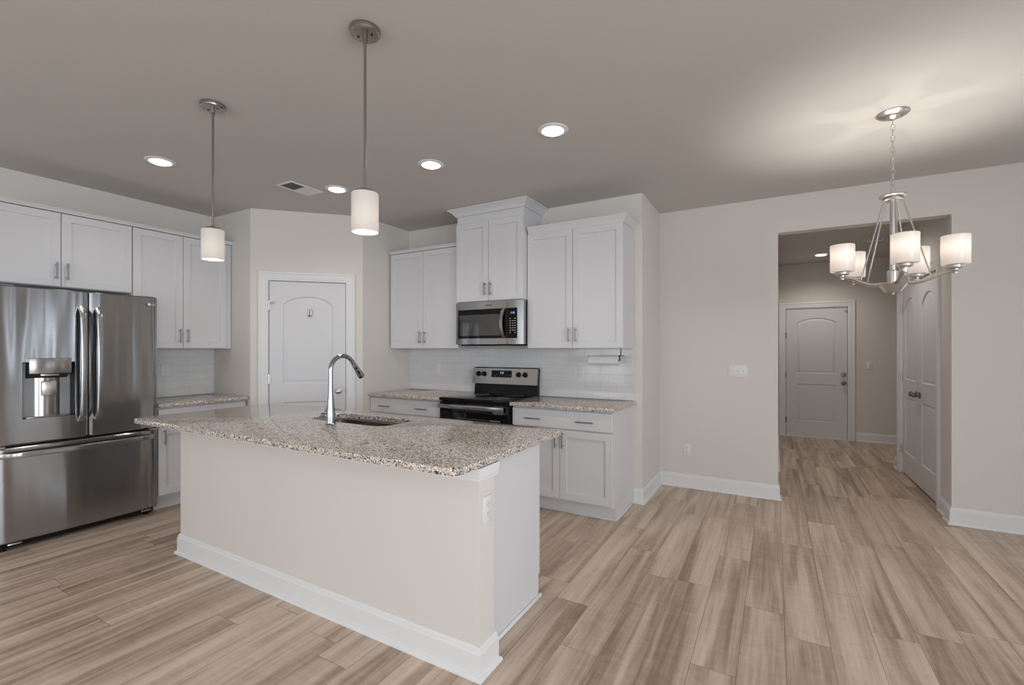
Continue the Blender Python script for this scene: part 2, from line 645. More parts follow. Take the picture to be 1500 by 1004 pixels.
structure('wall_rear', wall_with_holes('x', REAR - T, REAR, XL - T, RIGHT + T, REAR_WIN), M['wall'], 'beige wall with windows behind the viewer', 'wall')
structure('wall_right', wall_with_holes('y', RIGHT, RIGHT + T, REAR, YD + T, RIGHT_WIN), M['wall'], 'beige wall with windows to the right of the dining area', 'wall')
wi = 0
for axis, holes, c in (('x', REAR_WIN, REAR - 0.08), ('y', RIGHT_WIN, RIGHT + 0.08), ('x', [ADDED_DINING_WIN], YD + 0.05)):
    for h0, h1, z0, z1 in holes:
        wi += 1
        rz = 0 if axis == 'x' else PI / 2
        loc = (h0, c, z0) if axis == 'x' else (c, h0, z0)
        t = thing('window_%d' % wi, 'white framed window out of view letting in daylight, narrow ones added for reflections', 'window', loc, rz, kind='structure')
        W_, H_ = h1 - h0, z1 - z0
        b = B()
        f = 0.05 if W_ > 0.6 else 0.025
        mul = 0.025 if W_ > 0.6 else 0.008
        b.box(0, f, -0.03, 0.03, 0, H_); b.box(W_ - f, W_, -0.03, 0.03, 0, H_)
        b.box(f, W_ - f, -0.03, 0.03, 0, f); b.box(f, W_ - f, -0.03, 0.03, H_ - f, H_)
        b.box(W_ / 2 - mul, W_ / 2 + mul, -0.02, 0.02, f, H_ - f) if W_ > 0.6 else None
        part('window_frame', b, M['trim'], t)
        for k in ((0, 1) if W_ > 0.6 else (0,)):
            b = B(); b.box(*((f, W_ / 2 - mul) if k == 0 else (W_ / 2 + mul, W_ - f)) if W_ > 0.6 else (f, W_ - f), -0.003, 0.003, f, H_ - f)
            part('pane', b, M['glass'], t)

# ---- baseboards
BP = [(0, 0), (0.028, 0), (0.028, 0.008), (0.024, 0.016), (0.015, 0.020), (0.015, 0.106), (0.010, 0.112), (0.010, 0.122), (0.005, 0.132), (0, 0.132)]


def baseboard(name, path, label):
    b = B(); b.sweep(path, BP)
    return structure(name, b, M['trim'], label, 'baseboard')


baseboard('baseboard_dining_left', [(XE - 0.075, YB), (XE, YB), (XE, YD), (XO1, YD), (XO1, YD + T), (XO1 - 0.4, YD + T)][0:5], 'white baseboard from the kitchen end wall to the hall opening')
baseboard('baseboard_dining_right', [(CX - 0.0, 5.225), (CX, YD + T), (XO2, YD + T - 0.001), (XO2, YD), (2.12, YD)][2:], 'white baseboard right of the hall opening')
baseboard('baseboard_closet_near', [(CX, 5.235), (CX, YD + T)], 'short white baseboard between closet doors and opening')
baseboard('baseboard_closet_far', [(CX + 0.6, 6.90), (CX, 6.90), (CX, 6.775)], 'short white baseboard wrapping the corner beyond the closet doors')
baseboard('baseboard_hall_back', [(1.045, YH), (2.4, YH)], 'white baseboard right of the entry door')
baseboard('baseboard_hall_left', [(-1.9, 6.04), (XO1, 6.04), (XO1, YH)], 'white baseboard along the left hall wall')
baseboard('baseboard_left', [(XL, REAR), (XL, 0.90)], 'white baseboard left of the refrigerator')
baseboard('baseboard_pantry', [(P2.x - PD.x * 0.01, P2.y - PD.y * 0.01), (P2.x, P2.y), (P2.x, YB - 0.62)], 'white baseboard right of the pantry door')
baseboard('baseboard_right', [(2.50, YD), (RIGHT, YD), (RIGHT, 4.02)], 'white baseboard in the right corner of the dining area')


# ---- door leaves
def offset_poly(pts, d):
    n = len(pts)
    out = []
    for i in range(n):
        p0, p, p1 = Vector(pts[i - 1]), Vector(pts[i]), Vector(pts[(i + 1) % n])
        d0, d1 = (p - p0).normalized(), (p1 - p).normalized()
        n0, n1 = Vector((-d0.y, d0.x)), Vector((-d1.y, d1.x))
        m = n0 + n1
        m = m / max(m.dot(n0), 0.3)
        out.append((p.x + m.x * d, p.y + m.y * d))
    return out


def arch_panel(x0, x1, z0, z1, rise):
    pts = [(x0, z0), (x1, z0), (x1, z1 - rise)]
    if rise > 0:
        for i in range(1, 14):
            t = i / 14
            x = x1 + (x0 - x1) * t
            s = (math.sin((t - 0.5) * PI + PI / 2))
            pts.append((x, z1 - rise + rise * (1 - (2 * t - 1) ** 2) ** 0.8))
    pts.append((x0, z1 - rise))
    return pts


def door_leaf(w, h, panels, th=0.035):
    """front face looks along -y; panels are closed outlines (x, z) counter-clockwise"""
    b = B()
    bm = b.bm
    outer = [(0, 0), (w, 0), (w, h), (0, h)]
    ov = [bm.verts.new((x, -th, z)) for x, z in outer]
    oe = [bm.edges.new((ov[i], ov[(i + 1) % 4])) for i in range(4)]
    alle = list(oe)
    rings = []
    for pn in panels:
        vs = [bm.verts.new((x, -th, z)) for x, z in pn]
        es = [bm.edges.new((vs[i], vs[(i + 1) % len(vs)])) for i in range(len(vs))]
        alle += es
        rings.append((pn, vs))
    bmesh.ops.triangle_fill(bm, edges=alle, use_beauty=True)
    for pn, vs in rings:
        prev = vs
        for off, dep in ((0.005, 0.009), (0.012, 0.012), (0.038, 0.002), (0.042, 0.002)):
            q = offset_poly(pn, off)
            cur = [bm.verts.new((x, -th + dep, z)) for x, z in q]
            n = len(cur)
            for i in range(n):
                bm.faces.new((prev[i], prev[(i + 1) % n], cur[(i + 1) % n], cur[i]))
            prev = cur
        bm.faces.new(prev)
    bv = [bm.verts.new((x, 0, z)) for x, z in outer]
    for i in range(4):
        bm.faces.new((ov[i], ov[(i + 1) % 4], bv[(i + 1) % 4], bv[i]))
    bm.faces.new(bv[::-1])
    return b


def casing(t, x0, x1, z1, cw=0.085, y=0.0):
    """door casing around an opening x0..x1, top z1, face towards -y at y"""
    b = B()
    prof = [(0, 0), (0, -0.010), (0.004, -0.012), (0.014, -0.012), (0.018, -0.015), (cw - 0.026, -0.016), (cw - 0.022, -0.021), (cw - 0.006, -0.022), (cw, -0.018), (cw, 0)]
    loops = []
    for cx_, cz_, mx_, mz_ in ((x0, 0, -1, 0), (x0, z1, -1, 1), (x1, z1, 1, 1), (x1, 0, 1, 0)):
        loops.append([(cx_ + mx_ * o, y + d_, cz_ + mz_ * o) for o, d_ in prof])
    b.loft(loops)
    part('door_casing', b, M['trim'], t)
    b = B()
    b.box(x0, x0 + 0.004, y - 0.002, y + T, 0, z1); b.box(x1 - 0.004, x1, y - 0.002, y + T, 0, z1); b.box(x0, x1, y - 0.002, y + T, z1 - 0.004, z1)
    b.box(x0, x0 + 0.014, y + 0.045, y + 0.08, 0, z1); b.box(x1 - 0.014, x1, y + 0.045, y + 0.08, 0, z1); b.box(x0, x1, y + 0.045, y + 0.08, z1 - 0.014, z1)
    part('door_jamb', b, M['trim'], t)


def knob(parent, x, z, y, m, scale=1.0, name='door_knob'):
    b = B()
    s = scale
    b.lathe([(0.0, 0), (0.032 * s, 0), (0.033 * s, 0.004), (0.028 * s, 0.009), (0.013 * s, 0.011), (0.011 * s, 0.025), (0.014 * s, 0.031),
             (0.025 * s, 0.038), (0.0285 * s, 0.048), (0.026 * s, 0.058), (0.016 * s, 0.065), (0, 0.067)], (0, 0, 0), 'Z', 24, False,
            Matrix.Translation((x, y, z)) @ Matrix.Rotation(PI / 2, 4, 'X'))
    return part(name, b, m, parent)


def hinge(parent, x, z, y, m):
    b = B()
    b.lathe([(0, -0.046), (0.0075, -0.046), (0.0075, 0.046), (0, 0.046)], (x, y - 0.005, z), 'Z', 12, False)
    b.box(x - 0.013, x + 0.013, y - 0.003, y + 0.002, z - 0.044, z + 0.044)
    return part('hinge', b, m, parent)


# pantry door (diagonal)
t = thing('door_1', 'white two-panel pantry door with an arched top panel on the diagonal corner wall', 'door', (P1.x, P1.y, 0), PA, kind='structure')
casing(t, 0.160, 0.895, 2.070, 0.088)
b = door_leaf(0.716, 2.050, [arch_panel(0.125, 0.591, 1.020, 1.905, 0.085), arch_panel(0.125, 0.591, 0.235, 0.835, 0)])
for v in b.bm.verts:
    v.co += Vector((0.170, 0.040, 0.010))
lf = part('door_panel', b, M['door'], t)
kn = knob(lf, 0.820, 0.946, 0.005, M['nickel'])
for z in (1.815, 1.080, 0.25):
    hinge(lf, 0.166, z, 0.002, M['nickel'])
b = B(); b.box(0.160, 0.210, -0.006, 0.004, 1.858, 1.868, 0.002); b.lathe([(0, 0), (0.006, 0), (0.006, 0.02), (0, 0.02)], (0.208, -0.018, 1.863), 'Y', 12, False)
b.lathe([(0, 0), (0.004, 0), (0.004, 0.05), (0, 0.05)], (0.170, -0.006, 1.838), 'X', 10, False)
part('door_stop', b, M['nickel'], lf)
b = B(); b.box(0.889, 0.897, -0.002, 0.0045, 0.915, 0.975)
part('strike_plate', b, M['bronze'], lf)
# the little oval hook on the pantry door
t = thing('door_hook', 'small oval metal hook stuck on the pantry door arch panel', 'hook', tuple(PM @ Vector((0.546, -0.002, 1.70))), PA)
b = B()
b.lathe([(0, 0), (0.020, 0), (0.020, 0.004), (0.016, 0.008), (0, 0.009)], (0, 0, 0), 'Z', 24, False,
        Matrix.Translation((0, 0.0, 0.052)) @ Matrix.Diagonal((1, 1, 2.2, 1)) @ Matrix.Rotation(PI / 2, 4, 'X'))
part('hook_plate', b, M['nickel'], t)
b = B()
b.tube([(0, -0.008, 0.060), (0, -0.02, 0.045), (0, -0.024, 0.028), (0, -0.018, 0.016), (0, -0.028, 0.012), (0, -0.036, 0.022)], [0.007, 0.007, 0.006, 0.006, 0.006, 0.007], 10)
part('hook_arm', b, M['bronze'], t)

# entry door
t = thing('door_2', 'white two-panel entry door at the far end of the hall', 'door', (0.135, YH, 0), 0, kind='structure')
casing(t, 0.0, 0.815, 2.025, 0.088)
b = door_leaf(0.795, 2.000, [arch_panel(0.150, 0.655, 0.985, 1.845, 0.070), arch_panel(0.150, 0.655, 0.235, 0.815, 0)])
for v in b.bm.verts:
    v.co += Vector((0.010, 0.045, 0.020))
lf = part('door_panel', b, M['door'], t)
knob(lf, 0.760, 0.866, 0.010, M['bronze'])
b = B(); b.lathe([(0, 0), (0.031, 0), (0.031, 0.012), (0.026, 0.020), (0.012, 0.022), (0.010, 0.03), (0, 0.03)], (0, 0, 0), 'Z', 24, False,
                 Matrix.Translation((0.760, 0.010, 0.995)) @ Matrix.Rotation(PI / 2, 4, 'X'))
part('deadbolt', b, M['bronze'], lf)
for z in (1.60, 0.965, 0.26):
    hinge(lf, 0.006, z, 0.004, M['bronze'])
b = B(); b.box(0.806, 0.818, -0.003, 0.006, 0.83, 0.89)
part('strike_plate', b, M['bronze'], lf)
b = B(); b.lathe([(0, 0), (0.006, 0), (0.006, 0.03), (0, 0.03)], (0.790, -0.028, 1.955), 'Y', 10, False); b.box(0.778, 0.800, 0.0, 0.006, 1.945, 1.965)
part('door_stop', b, M['bronze'], lf)
b = B(); b.box(-0.0, 0.815, -0.03, 0.10, 0, 0.016, 0.004)
part('threshold', b, M['trim'], t)

# closet double doors: local x runs along -Y of the room so the face looks to -X
t = thing('door_3', 'pair of white arched-panel closet doors on the right of the hall', 'door', (CX, 6.675, 0), -PI / 2, kind='structure')
casing(t, 0.0, 1.340, 2.080, 0.088)
lw = 0.664
for k in (0, 1):
    b = door_leaf(lw, 2.055, [arch_panel(0.115, lw - 0.115, 1.030, 1.905, 0.110), arch_panel(0.115, lw - 0.115, 0.235, 0.840, 0)])
    for v in b.bm.verts:
        v.co += Vector((0.005 + k * (lw + 0.002), 0.045, 0.018))
    lf = part('door_panel', b, M['door'], t)
    knob(lf, 0.005 + (lw - 0.055 if k == 0 else lw + 0.057), 0.925, 0.010, M['bronze'], 0.95)
    for z in (1.830, 1.08, 0.27):
        hinge(lf, 0.003 if k == 0 else 1.337, z, 0.004, M['nickel'])
# closet inside, its shade put into the dark wall colour
b = B(); b.box(CX + 0.10, 2.4, 5.0, 6.78, 0.0, 0.002)
b = B(); b.box(1.96, 2.0, YD + T, 6.79, 0, 2.75)
structure('wall_closet', b, M['dark'], 'inside wall of the hall closet, coloured dark as if unlit', 'wall')
# spring door stop on the baseboard beyond the closet
b = B()
b.tube([(CX - 0.015, 6.85, 0.075), (CX - 0.09, 6.85, 0.075)], 0.004, 8)
b.lathe([(0, 0), (0.008, 0), (0.008, 0.012), (0, 0.012)], (CX - 0.102, 6.85, 0.075), 'X', 12, False)
solo('door_stop', b, M['trim'], 'small white spring door stop on the baseboard beyond the closet doors', 'door stop', (CX - 0.015, 6.85, 0.07))


# ------------------------------------------------------------------ tiles behind the counters
def tiles(name, w_, h_, loc, rz, off, label):
    b = B(); b.box(0, w_, -0.006, 0, 0, h_)
    me = finish(name, b, M['tile'])
    me.transform(Matrix.Translation((off, 0, 0)))
    o = bpy.data.objects.new(name, me)
    COL.objects.link(o)
    o.location = Vector(loc) - Matrix.Rotation(rz, 4, 'Z') @ Vector((off, 0, 0))
    o.rotation_euler = (0, 0, rz)
    o['label'] = label; o['category'] = 'backsplash'; o['kind'] = 'structure'
    return o


CT = 0.914
# world joint on even rows at x=-1.262 -> local coordinate multiple of .154
tiles('trim_1', -1.112 - P2.x - 0.002, 0.471, (P2.x + 0.002, YB, CT + 0.001), 0, (P2.x + 0.002 + 1.262) % 0.154 + 0.154 * 4, 'white subway tile backsplash behind the range')
tiles('trim_2', P1.y - 1.915 - 0.002, 0.471, (XL, 1.915, CT + 0.001), PI / 2, 0.154 * 4, 'white subway tile backsplash beside the refrigerator')


# ------------------------------------------------------------------ cabinets (local: x width, front towards -y, back at y=0)
def shaker(x0, x1, z0, z1, y, th=0.019, fr=0.058):
    b = B()
    def rect(i, yy):
        return [(x0 + i, yy, z0 + i), (x1 - i, yy, z0 + i), (x1 - i, yy, z1 - i), (x0 + i, yy, z1 - i)]
    b.loft([rect(0, y), rect(0, y - th + 0.002), rect(0.002, y - th), rect(fr, y - th), rect(fr + 0.002, y - th + 0.012)])
    return b


def slab(x0, x1, z0, z1, y, th=0.019):
    b = B()
    def rect(i, yy):
        return [(x0 + i, yy, z0 + i), (x1 - i, yy, z0 + i), (x1 - i, yy, z1 - i), (x0 + i, yy, z1 - i)]
    b.loft([rect(0, y), rect(0, y - th + 0.003), rect(0.003, y - th)])
    return b


def pull(parent, x, z, y, length=0.128, vertical=True):
    b = B()
    h = length / 2
    if vertical:
        b.tube([(x, y - 0.030, z - h), (x, y - 0.030, z + h)], 0.0055, 12)
        for s in (-1, 1):
            b.tube([(x, y, z + s * h * 0.72), (x, y - 0.030, z + s * h * 0.72)], 0.0045, 10)
    else:
        b.tube([(x - h, y - 0.030, z), (x + h, y - 0.030, z)], 0.0055, 12)
        for s in (-1, 1):
            b.tube([(x + s * h * 0.72, y, z), (x + s * h * 0.72, y - 0.030, z)], 0.0045, 10)
    part('handle', b, M['pull'], parent)


DG = 0.0022


def upper(name_label, loc, rz, w_, z0, z1, depth, hz, filler_l=0.0, filler_r=0.0, top_ext=0.0, hlen=0.128):
    """wall cabinet: z0..z1 are heights above the floor, loc at its lower back-left corner"""
    t = thing('wall_cabinet', name_label, 'cabinet', (loc[0], loc[1], z0), rz, 'white shaker wall cabinets')
    H_ = z1 - z0
    b = B(); b.box(-filler_l, w_ + filler_r, -depth + 0.0225, -0.002, 0, H_ + top_ext, 0.001, 1)
    part('cabinet_body', b, M['cab'], t)
    for k in (0, 1):
        x0 = 0.003 if k == 0 else w_ / 2 + DG
        x1 = w_ / 2 - DG if k == 0 else w_ - 0.003
        d = part('cabinet_door', shaker(x0, x1, 0.004, H_ - 0.004, -depth + 0.0185), M['cab'], t)
        hx = w_ / 2 - 0.032 if k == 0 else w_ / 2 + 0.032
        pull(d, hx, hz - z0, -depth, hlen)
    return t


# crown profiles (out, z)
CR_S = [(0, 0), (0.010, 0), (0.012, 0.006), (0.024, 0.016), (0.030, 0.020), (0.030, 0.028), (0, 0.028)]
CR_L = [(0, 0), (0.010, 0), (0.012, 0.008), (0.020, 0.024), (0.034, 0.044), (0.040, 0.050), (0.040, 0.062), (0, 0.062)]
CR_XL = [(0, 0), (0.010, 0), (0.014, 0.012), (0.030, 0.030), (0.058, 0.052), (0.070, 0.058), (0.070, 0.069), (0, 0.069)]

UF = 0.33
c1 = upper('white shaker wall cabinet left of the tall microwave cabinet', (P2.x + 0.022, YB), 0, 0.935, 1.385, 2.432, UF, 1.505)
b = B(); b.sweep([(-0.0, -UF - 0.0), (0.935, -UF)], [(o, z + 1.047) for o, z in CR_S]); b.box(0, 0.935, -UF, -0.002, 1.048, 1.055)
part('crown_moulding', b, M['cab'], c1)
c3 = upper('white shaker wall cabinet right of the microwave above the paper towel', (-2.018, YB), 0, 0.910, 1.385, 2.452, UF, 1.505)
b = B(); b.sweep([(0.018, -UF), (0.910, -UF), (0.910, -0.002)], [(o, z + 1.060) for o, z in CR_L]); b.box(0.018, 0.910, -UF, -0.002, 1.067, 1.110)
part('crown_moulding', b, M['cab'], c3)
D2 = 0.40
c2 = upper('tall white wall cabinet above the microwave reaching the ceiling', (-2.785, YB), 0, 0.762, 1.842, 2.625, D2, 1.960, top_ext=0.145)
b = B(); b.sweep([(-0.001, -0.002), (-0.001, -D2 + 0.012), (0.763, -D2 + 0.012), (0.763, -0.002)], [(o, z + 0.858) for o, z in CR_XL])
part('crown_moulding', b, M['cab'], c2)

# left run, facing +x
LF = 0.345
LB = XL + 0.0
cl1 = upper('white shaker wall cabinet directly above the refrigerator', (LB, 0.935), PI / 2, 0.912, 1.860, 2.436, LF, 1.980)
cl2 = upper('white shaker wall cabinet between the refrigerator and pantry corner', (LB, 1.850), PI / 2, 0.784, 1.385, 2.436, LF, 1.503, filler_r=0.056)
b = B(); b.sweep([(0.098, -LF), (1.86, -LF)], CR_S); b.box(0.098, 1.86, -LF, -0.002, 0.001, 0.008)
b.bm.transform(Matrix.Translation((LB, 0.835, 2.437)) @ Matrix.Rotation(PI / 2, 4, 'Z'))
solo('crown_moulding', b, M['cab'], 'thin white crown moulding along the top of the left wall cabinets', 'moulding', (LB, 0.835, 2.437))


def base_cab(label, loc, rz, w_, drawers=1, end_panel=None, ndoor=2, fr_r=0.0, dlen=0.150):
    t = thing('base_cabinet', label, 'cabinet', (loc[0], loc[1], 0), rz, 'white base cabinets along the walls')
    dpt = 0.61
    b = B()
    b.box(0, w_, -dpt + 0.0225, -0.002, 0.112, 0.880, 0.001, 1)
    b.box(0.0, w_ - 0.018 if end_panel else w_, -dpt + 0.092, -0.002, 0, 0.112)
    if end_panel:
        b.box(w_ - 0.018, w_, -dpt + 0.080, -0.002, 0, 0.112)
    part('cabinet_body', b, M['cab'], t)
    b = B(); b.box(0, w_ - (0.018 if end_panel else 0), -dpt + 0.080, -dpt + 0.091, 0, 0.106)
    b.box(0, w_ - (0.018 if end_panel else 0), -dpt + 0.070, -dpt + 0.080, 0, 0.014, 0.003)
    part('toe_kick', b, M['cab'], t)
    if end_panel:
        b = B(); b.box(w_, w_ + 0.010, -dpt + 0.080, -0.030, 0, 0.018, 0.004)
        part('shoe_moulding', b, M['trim'], t)
    y = -dpt + 0.0185
    d = part('drawer_front', slab(0.004, w_ - 0.004 - fr_r, 0.716, 0.866, y), M['cab'], t)
    if drawers == 2:
        for f in (0.23, 0.77):
            pull(d, w_ * f - (0.02 if f > .5 else 0), 0.786, -dpt, dlen, False)
    else:
        pull(d, (w_ - fr_r) / 2, 0.786, -dpt, dlen, False)
    for k in range(ndoor):
        ww = (w_ - 0.008 - fr_r) / ndoor
        x0 = 0.004 + k * ww + (DG if k else 0)
        x1 = 0.004 + (k + 1) * ww - (DG if k < ndoor - 1 else 0)
        d = part('cabinet_door', shaker(x0, x1, 0.130, 0.706, y), M['cab'], t)
        if ndoor == 2:
            hx = x1 - 0.030 if k == 0 else x0 + 0.030
        else:
            hx = x0 + 0.04
        pull(d, hx, 0.625, -dpt, 0.135)
    return t


base_cab('white base cabinet with drawer and two doors right of the range', (-2.020, YB), 0, 0.910, 2, True)
base_cab('white base cabinet left of the range beside the pantry wall', (P2.x + 0.004, YB), 0, 0.955, 2, dlen=0.140)
base_cab('white base cabinet between the refrigerator and pantry corner', (XL, 1.925), PI / 2, 0.765, 1, ndoor=1, fr_r=0.012)


# ------------------------------------------------------------------ worktops
def rrect(x0, x1, y0, y1, rad, n=6):
    """rad = (r at x1y0? ...) radii for corners (x0,y0),(x1,y0),(x1,y1),(x0,y1)"""
    pts = []
    cs = [(x0, y0, 1, 1, PI), (x1, y0, -1, 1, 1.5 * PI), (x1, y1, -1, -1, 0), (x0, y1, 1, -1, 0.5 * PI)]
    for (cx, cy, sx, sy, a0), r in zip(cs, rad):
        for i in range(n + 1):
            a = a0 + (PI / 2) * i / n
            pts.append((cx + sx * r + r * math.cos(a), cy + sy * r + r * math.sin(a)))
    return pts


def worktop(outer, z0, z1, hole=None):
    b = B()
    e = 0.007
    def lp(pts, ins, z):
        q = offset_poly(pts, ins) if ins else pts
        return [(x, y, z) for x, y in q]
    loops = [lp(outer, e, z0), lp(outer, e * 0.3, z0 + e * 0.3), lp(outer, 0, z0 + e), lp(outer, 0, z1 - e), lp(outer, e * 0.3, z1 - e * 0.3), lp(outer, e, z1)]
    if hole is None:
        b.loft(loops)
    else:
        loops += [lp(hole, -0.003, z1), lp(hole, 0, z1 - 0.003), lp(hole, 0, z0)]
        b.loft(loops, False, False)
        vs0 = None
        bm = b.bm
        bm.verts.ensure_lookup_table()
        n = len(outer)
        first = bm.verts[0:n]
        last = bm.verts[len(bm.verts) - n:]
        first, last = list(first), list(last)
        for i in range(n):
            j = (i + 1) % n
            bm.faces.new((first[i], last[i], last[j], first[j]))
    return b


Z0, Z1 = 0.8815, 0.914
solo('worktop', worktop(rrect(P2.x + 0.003, -2.803, YB - 0.645, YB - 0.001, (0.012, 0.002, 0.002, 0.002)), Z0, Z1), M['granite'],
     'speckled granite worktop left of the range', 'countertop', (-3.28, 3.84, Z0), group='granite worktops on the base cabinets')
solo('worktop', worktop(rrect(-2.027, -1.085, YB - 0.645, YB - 0.001, (0.002, 0.03, 0.002, 0.002)), Z0, Z1), M['granite'],
     'speckled granite worktop right of the range', 'countertop', (-1.55, 3.84, Z0), group='granite worktops on the base cabinets')
solo('worktop', worktop(rrect(XL + 0.001, XL + 0.645, 1.918, P1.y - 0.001, (0.002, 0.002, 0.015, 0.002)), Z0, Z1), M['granite'],
     'speckled granite worktop between refrigerator and pantry corner', 'countertop', (XL + 0.32, 2.3, Z0), group='granite worktops on the base cabinets')
# island
IX0, IX1, IY0, IY1 = -3.497, -1.078, 1.613, 2.331
hole = rrect(-2.735, -2.035, 2.012, 2.322, (0.09, 0.09, 0.09, 0.09))
outer = rrect(-3.765, -1.066, 1.438, 2.470, (0.055, 0.055, 0.03, 0.03))
solo('island_worktop', worktop(outer, Z0, Z1, hole), M['granite'], 'large speckled granite top of the kitchen island', 'countertop', (-2.4, 1.95, Z0))

t = thing('kitchen_island', 'kitchen island with beige knee wall, white end panel and white baseboard', 'kitchen island', (-2.29, 1.97, 0))
b = B(); b.box(IX0, IX1, IY0, 1.735, 0, 0.880)
part('knee_wall', b, M['wall'], t, True)
b = B(); b.box(IX0 + 0.05, -1.145, 1.735, IY1 - 0.022, 0.11, 0.13); b.box(IX0 + 0.05, -1.145, 1.735, IY1 - 0.09, 0, 0.11)
b.box(IX0 + 0.05, -2.95, 1.735, IY1 - 0.022, 0.13, 0.880); b.box(-1.85, -1.145, 1.735, IY1 - 0.022, 0.13, 0.880)
part('cabinet_body', b, M['cab'], t, True)
b = B(); b.box(-1.163, -1.143, 1.736, IY1 - 0.026, 0, 0.880, 0.001, 1)
part('end_panel', b, M['cab'], t, True)
b = B(); b.box(-1.143, -1.131, 1.768, IY1 - 0.006, 0, 0.022, 0.005)
part('shoe_moulding', b, M['trim'], t, True)
for k in range(4):
    x0 = IX0 + 0.055 + k * 0.575
    b = shaker(-x0 - 0.570, -x0, 0.125, 0.862, 0)
    b.bm.transform(Matrix.Translation((0, IY1 - 0.0215, 0)) @ Matrix.Rotation(PI, 4, 'Z'))
    d = part('cabinet_door', b, M['cab'], t, True)
b = B(); b.sweep([(-3.447, 1.735), (IX0, 1.735), (IX0, IY0), (IX1, IY0), (IX1, 1.735), (-1.142, 1.735)][::1], BP)
part('island_baseboard', b, M['trim'], t, True)
b = B(); b.sweep([(IX0, 1.735), (IX0, IY0), (IX1, IY0), (IX1, 1.745), (-1.142, 1.745)], [(0, 0.822), (0.007, 0.822), (0.009, 0.828), (0.009, 0.834), (0.012, 0.838), (0.014, 0.880), (0, 0.880)])
part('apron_moulding', b, M['trim'], t, True)

# sink under the island top
b = B()
hp = rrect(-2.735, -2.035, 2.012, 2.322, (0.09, 0.09, 0.09, 0.09))
def lp(ins, z): return [(x, y, z) for x, y in offset_poly(hp, ins)]
b.loft([lp(-0.02, 0.8805), lp(0.002, 0.8805), lp(0.0145, 0.872), lp(0.018, 0.74), lp(0.038, 0.705), lp(0.08, 0.70)], False, True)
b.lathe([(0, 0.7015), (0.04, 0.7015), (0.043, 0.704), (0.03, 0.703), (0, 0.702)], (-2.385, 2.18, 0), 'Z', 24, False)
solo('kitchen_sink', b, M['sink'], 'undermount stainless sink bowl set into the island top', 'sink', (-2.385, 2.18, 0.70))

# faucet
FX, FY = -2.384, 1.928
t = thing('faucet', 'tall chrome gooseneck pull-down faucet on the island', 'faucet', (FX, FY, Z1))
b = B()
b.lathe([(0, 0), (0.030, 0), (0.031, 0.004), (0.028, 0.008), (0.0265, 0.05), (0.022, 0.12), (0.0165, 0.18), (0.0145, 0.215), (0.0145, 0.26), (0, 0.26)], (0, 0, 0), 'Z', 32, False)
part('faucet_base', b, M['chrome'], t)
b = B()
pts = [(0, 0, 0.24), (0, 0, 0.30), (0, 0, 0.335)]
for i in range(1, 13):
    a = PI - i * (PI * 0.86) / 12
    pts.append((0, 0.092 + 0.092 * math.cos(a), 0.335 + 0.086 * math.sin(a)))
b.tube(pts, 0.0135, 20)
part('spout', b, M['chrome'], t)
e0, e1 = Vector(pts[-2]), Vector(pts[-1])
dr = (e1 - e0).normalized()
dr = (dr + Vector((0, 0.12, 0))).normalized()
b = B()
b.tube([e1 - dr * 0.005, e1 + dr * 0.01, e1 + dr * 0.012, e1 + dr * 0.05, e1 + dr * 0.10, e1 + dr * 0.115], [0.0135, 0.0140, 0.0155, 0.0175, 0.0215, 0.0205], 24)
sh = part('spray_head', b, M['chrome'], t)
b = B()
side = Vector((0.75, -0.66, 0)); side = (side - dr * side.dot(dr)).normalized()
for q, ln in ((0.035, 0.010), (0.070, 0.022)):
    c = e1 + dr * q + side * 0.015
    mt = Matrix.Translation(c) @ dr.to_track_quat('Y', 'Z').to_matrix().to_4x4()
    tb = bmesh.new(); bmesh.ops.create_uvsphere(tb, u_segments=16, v_segments=8, radius=1)
    tb.transform(Matrix.Diagonal((0.007, ln, 0.007, 1)))
    b.add(tb, mt)
part('spray_button', b, M['black'], sh)
b = B()
b.lathe([(0, 0), (0.015, 0), (0.015, 0.045), (0.012, 0.048), (0, 0.048)], (-0.062, -0.01, 0.055), 'X', 24, False)
b.tube([(-0.050, -0.01, 0.060), (-0.045, 0.01, 0.10), (-0.030, 0.028, 0.145)], [0.005, 0.004, 0.003], 10)
part('faucet_lever', b, M['chrome'], t)


# ------------------------------------------------------------------ text
def text_mesh(s, size, th=0.0006, align='CENTER'):
    cu = bpy.data.curves.new('txt', 'FONT')
    cu.body, cu.size, cu.extrude = s, size, th
    cu.align_x, cu.align_y = align, 'CENTER'
    o = bpy.data.objects.new('txt', cu)
    COL.objects.link(o)
    bpy.context.view_layer.update()
    dg = bpy.context.evaluated_depsgraph_get()
    me = bpy.data.meshes.new_from_object(o.evaluated_get(dg))
    bpy.data.objects.remove(o)
    bpy.data.curves.remove(cu)
    return me


def text_part(name, s, size, x, y, z, m, parent, th=0.0006):
    """text on a face looking towards -y"""
    me = text_mesh(s, size, th)
    me.transform(Matrix.Translation((x, y, z)) @ Matrix.Rotation(PI / 2, 4, 'X'))
    me.materials.clear(); me.materials.append(m)
    o = bpy.data.objects.new(name, me)
    COL.objects.link(o)
    o.parent = parent
    return o


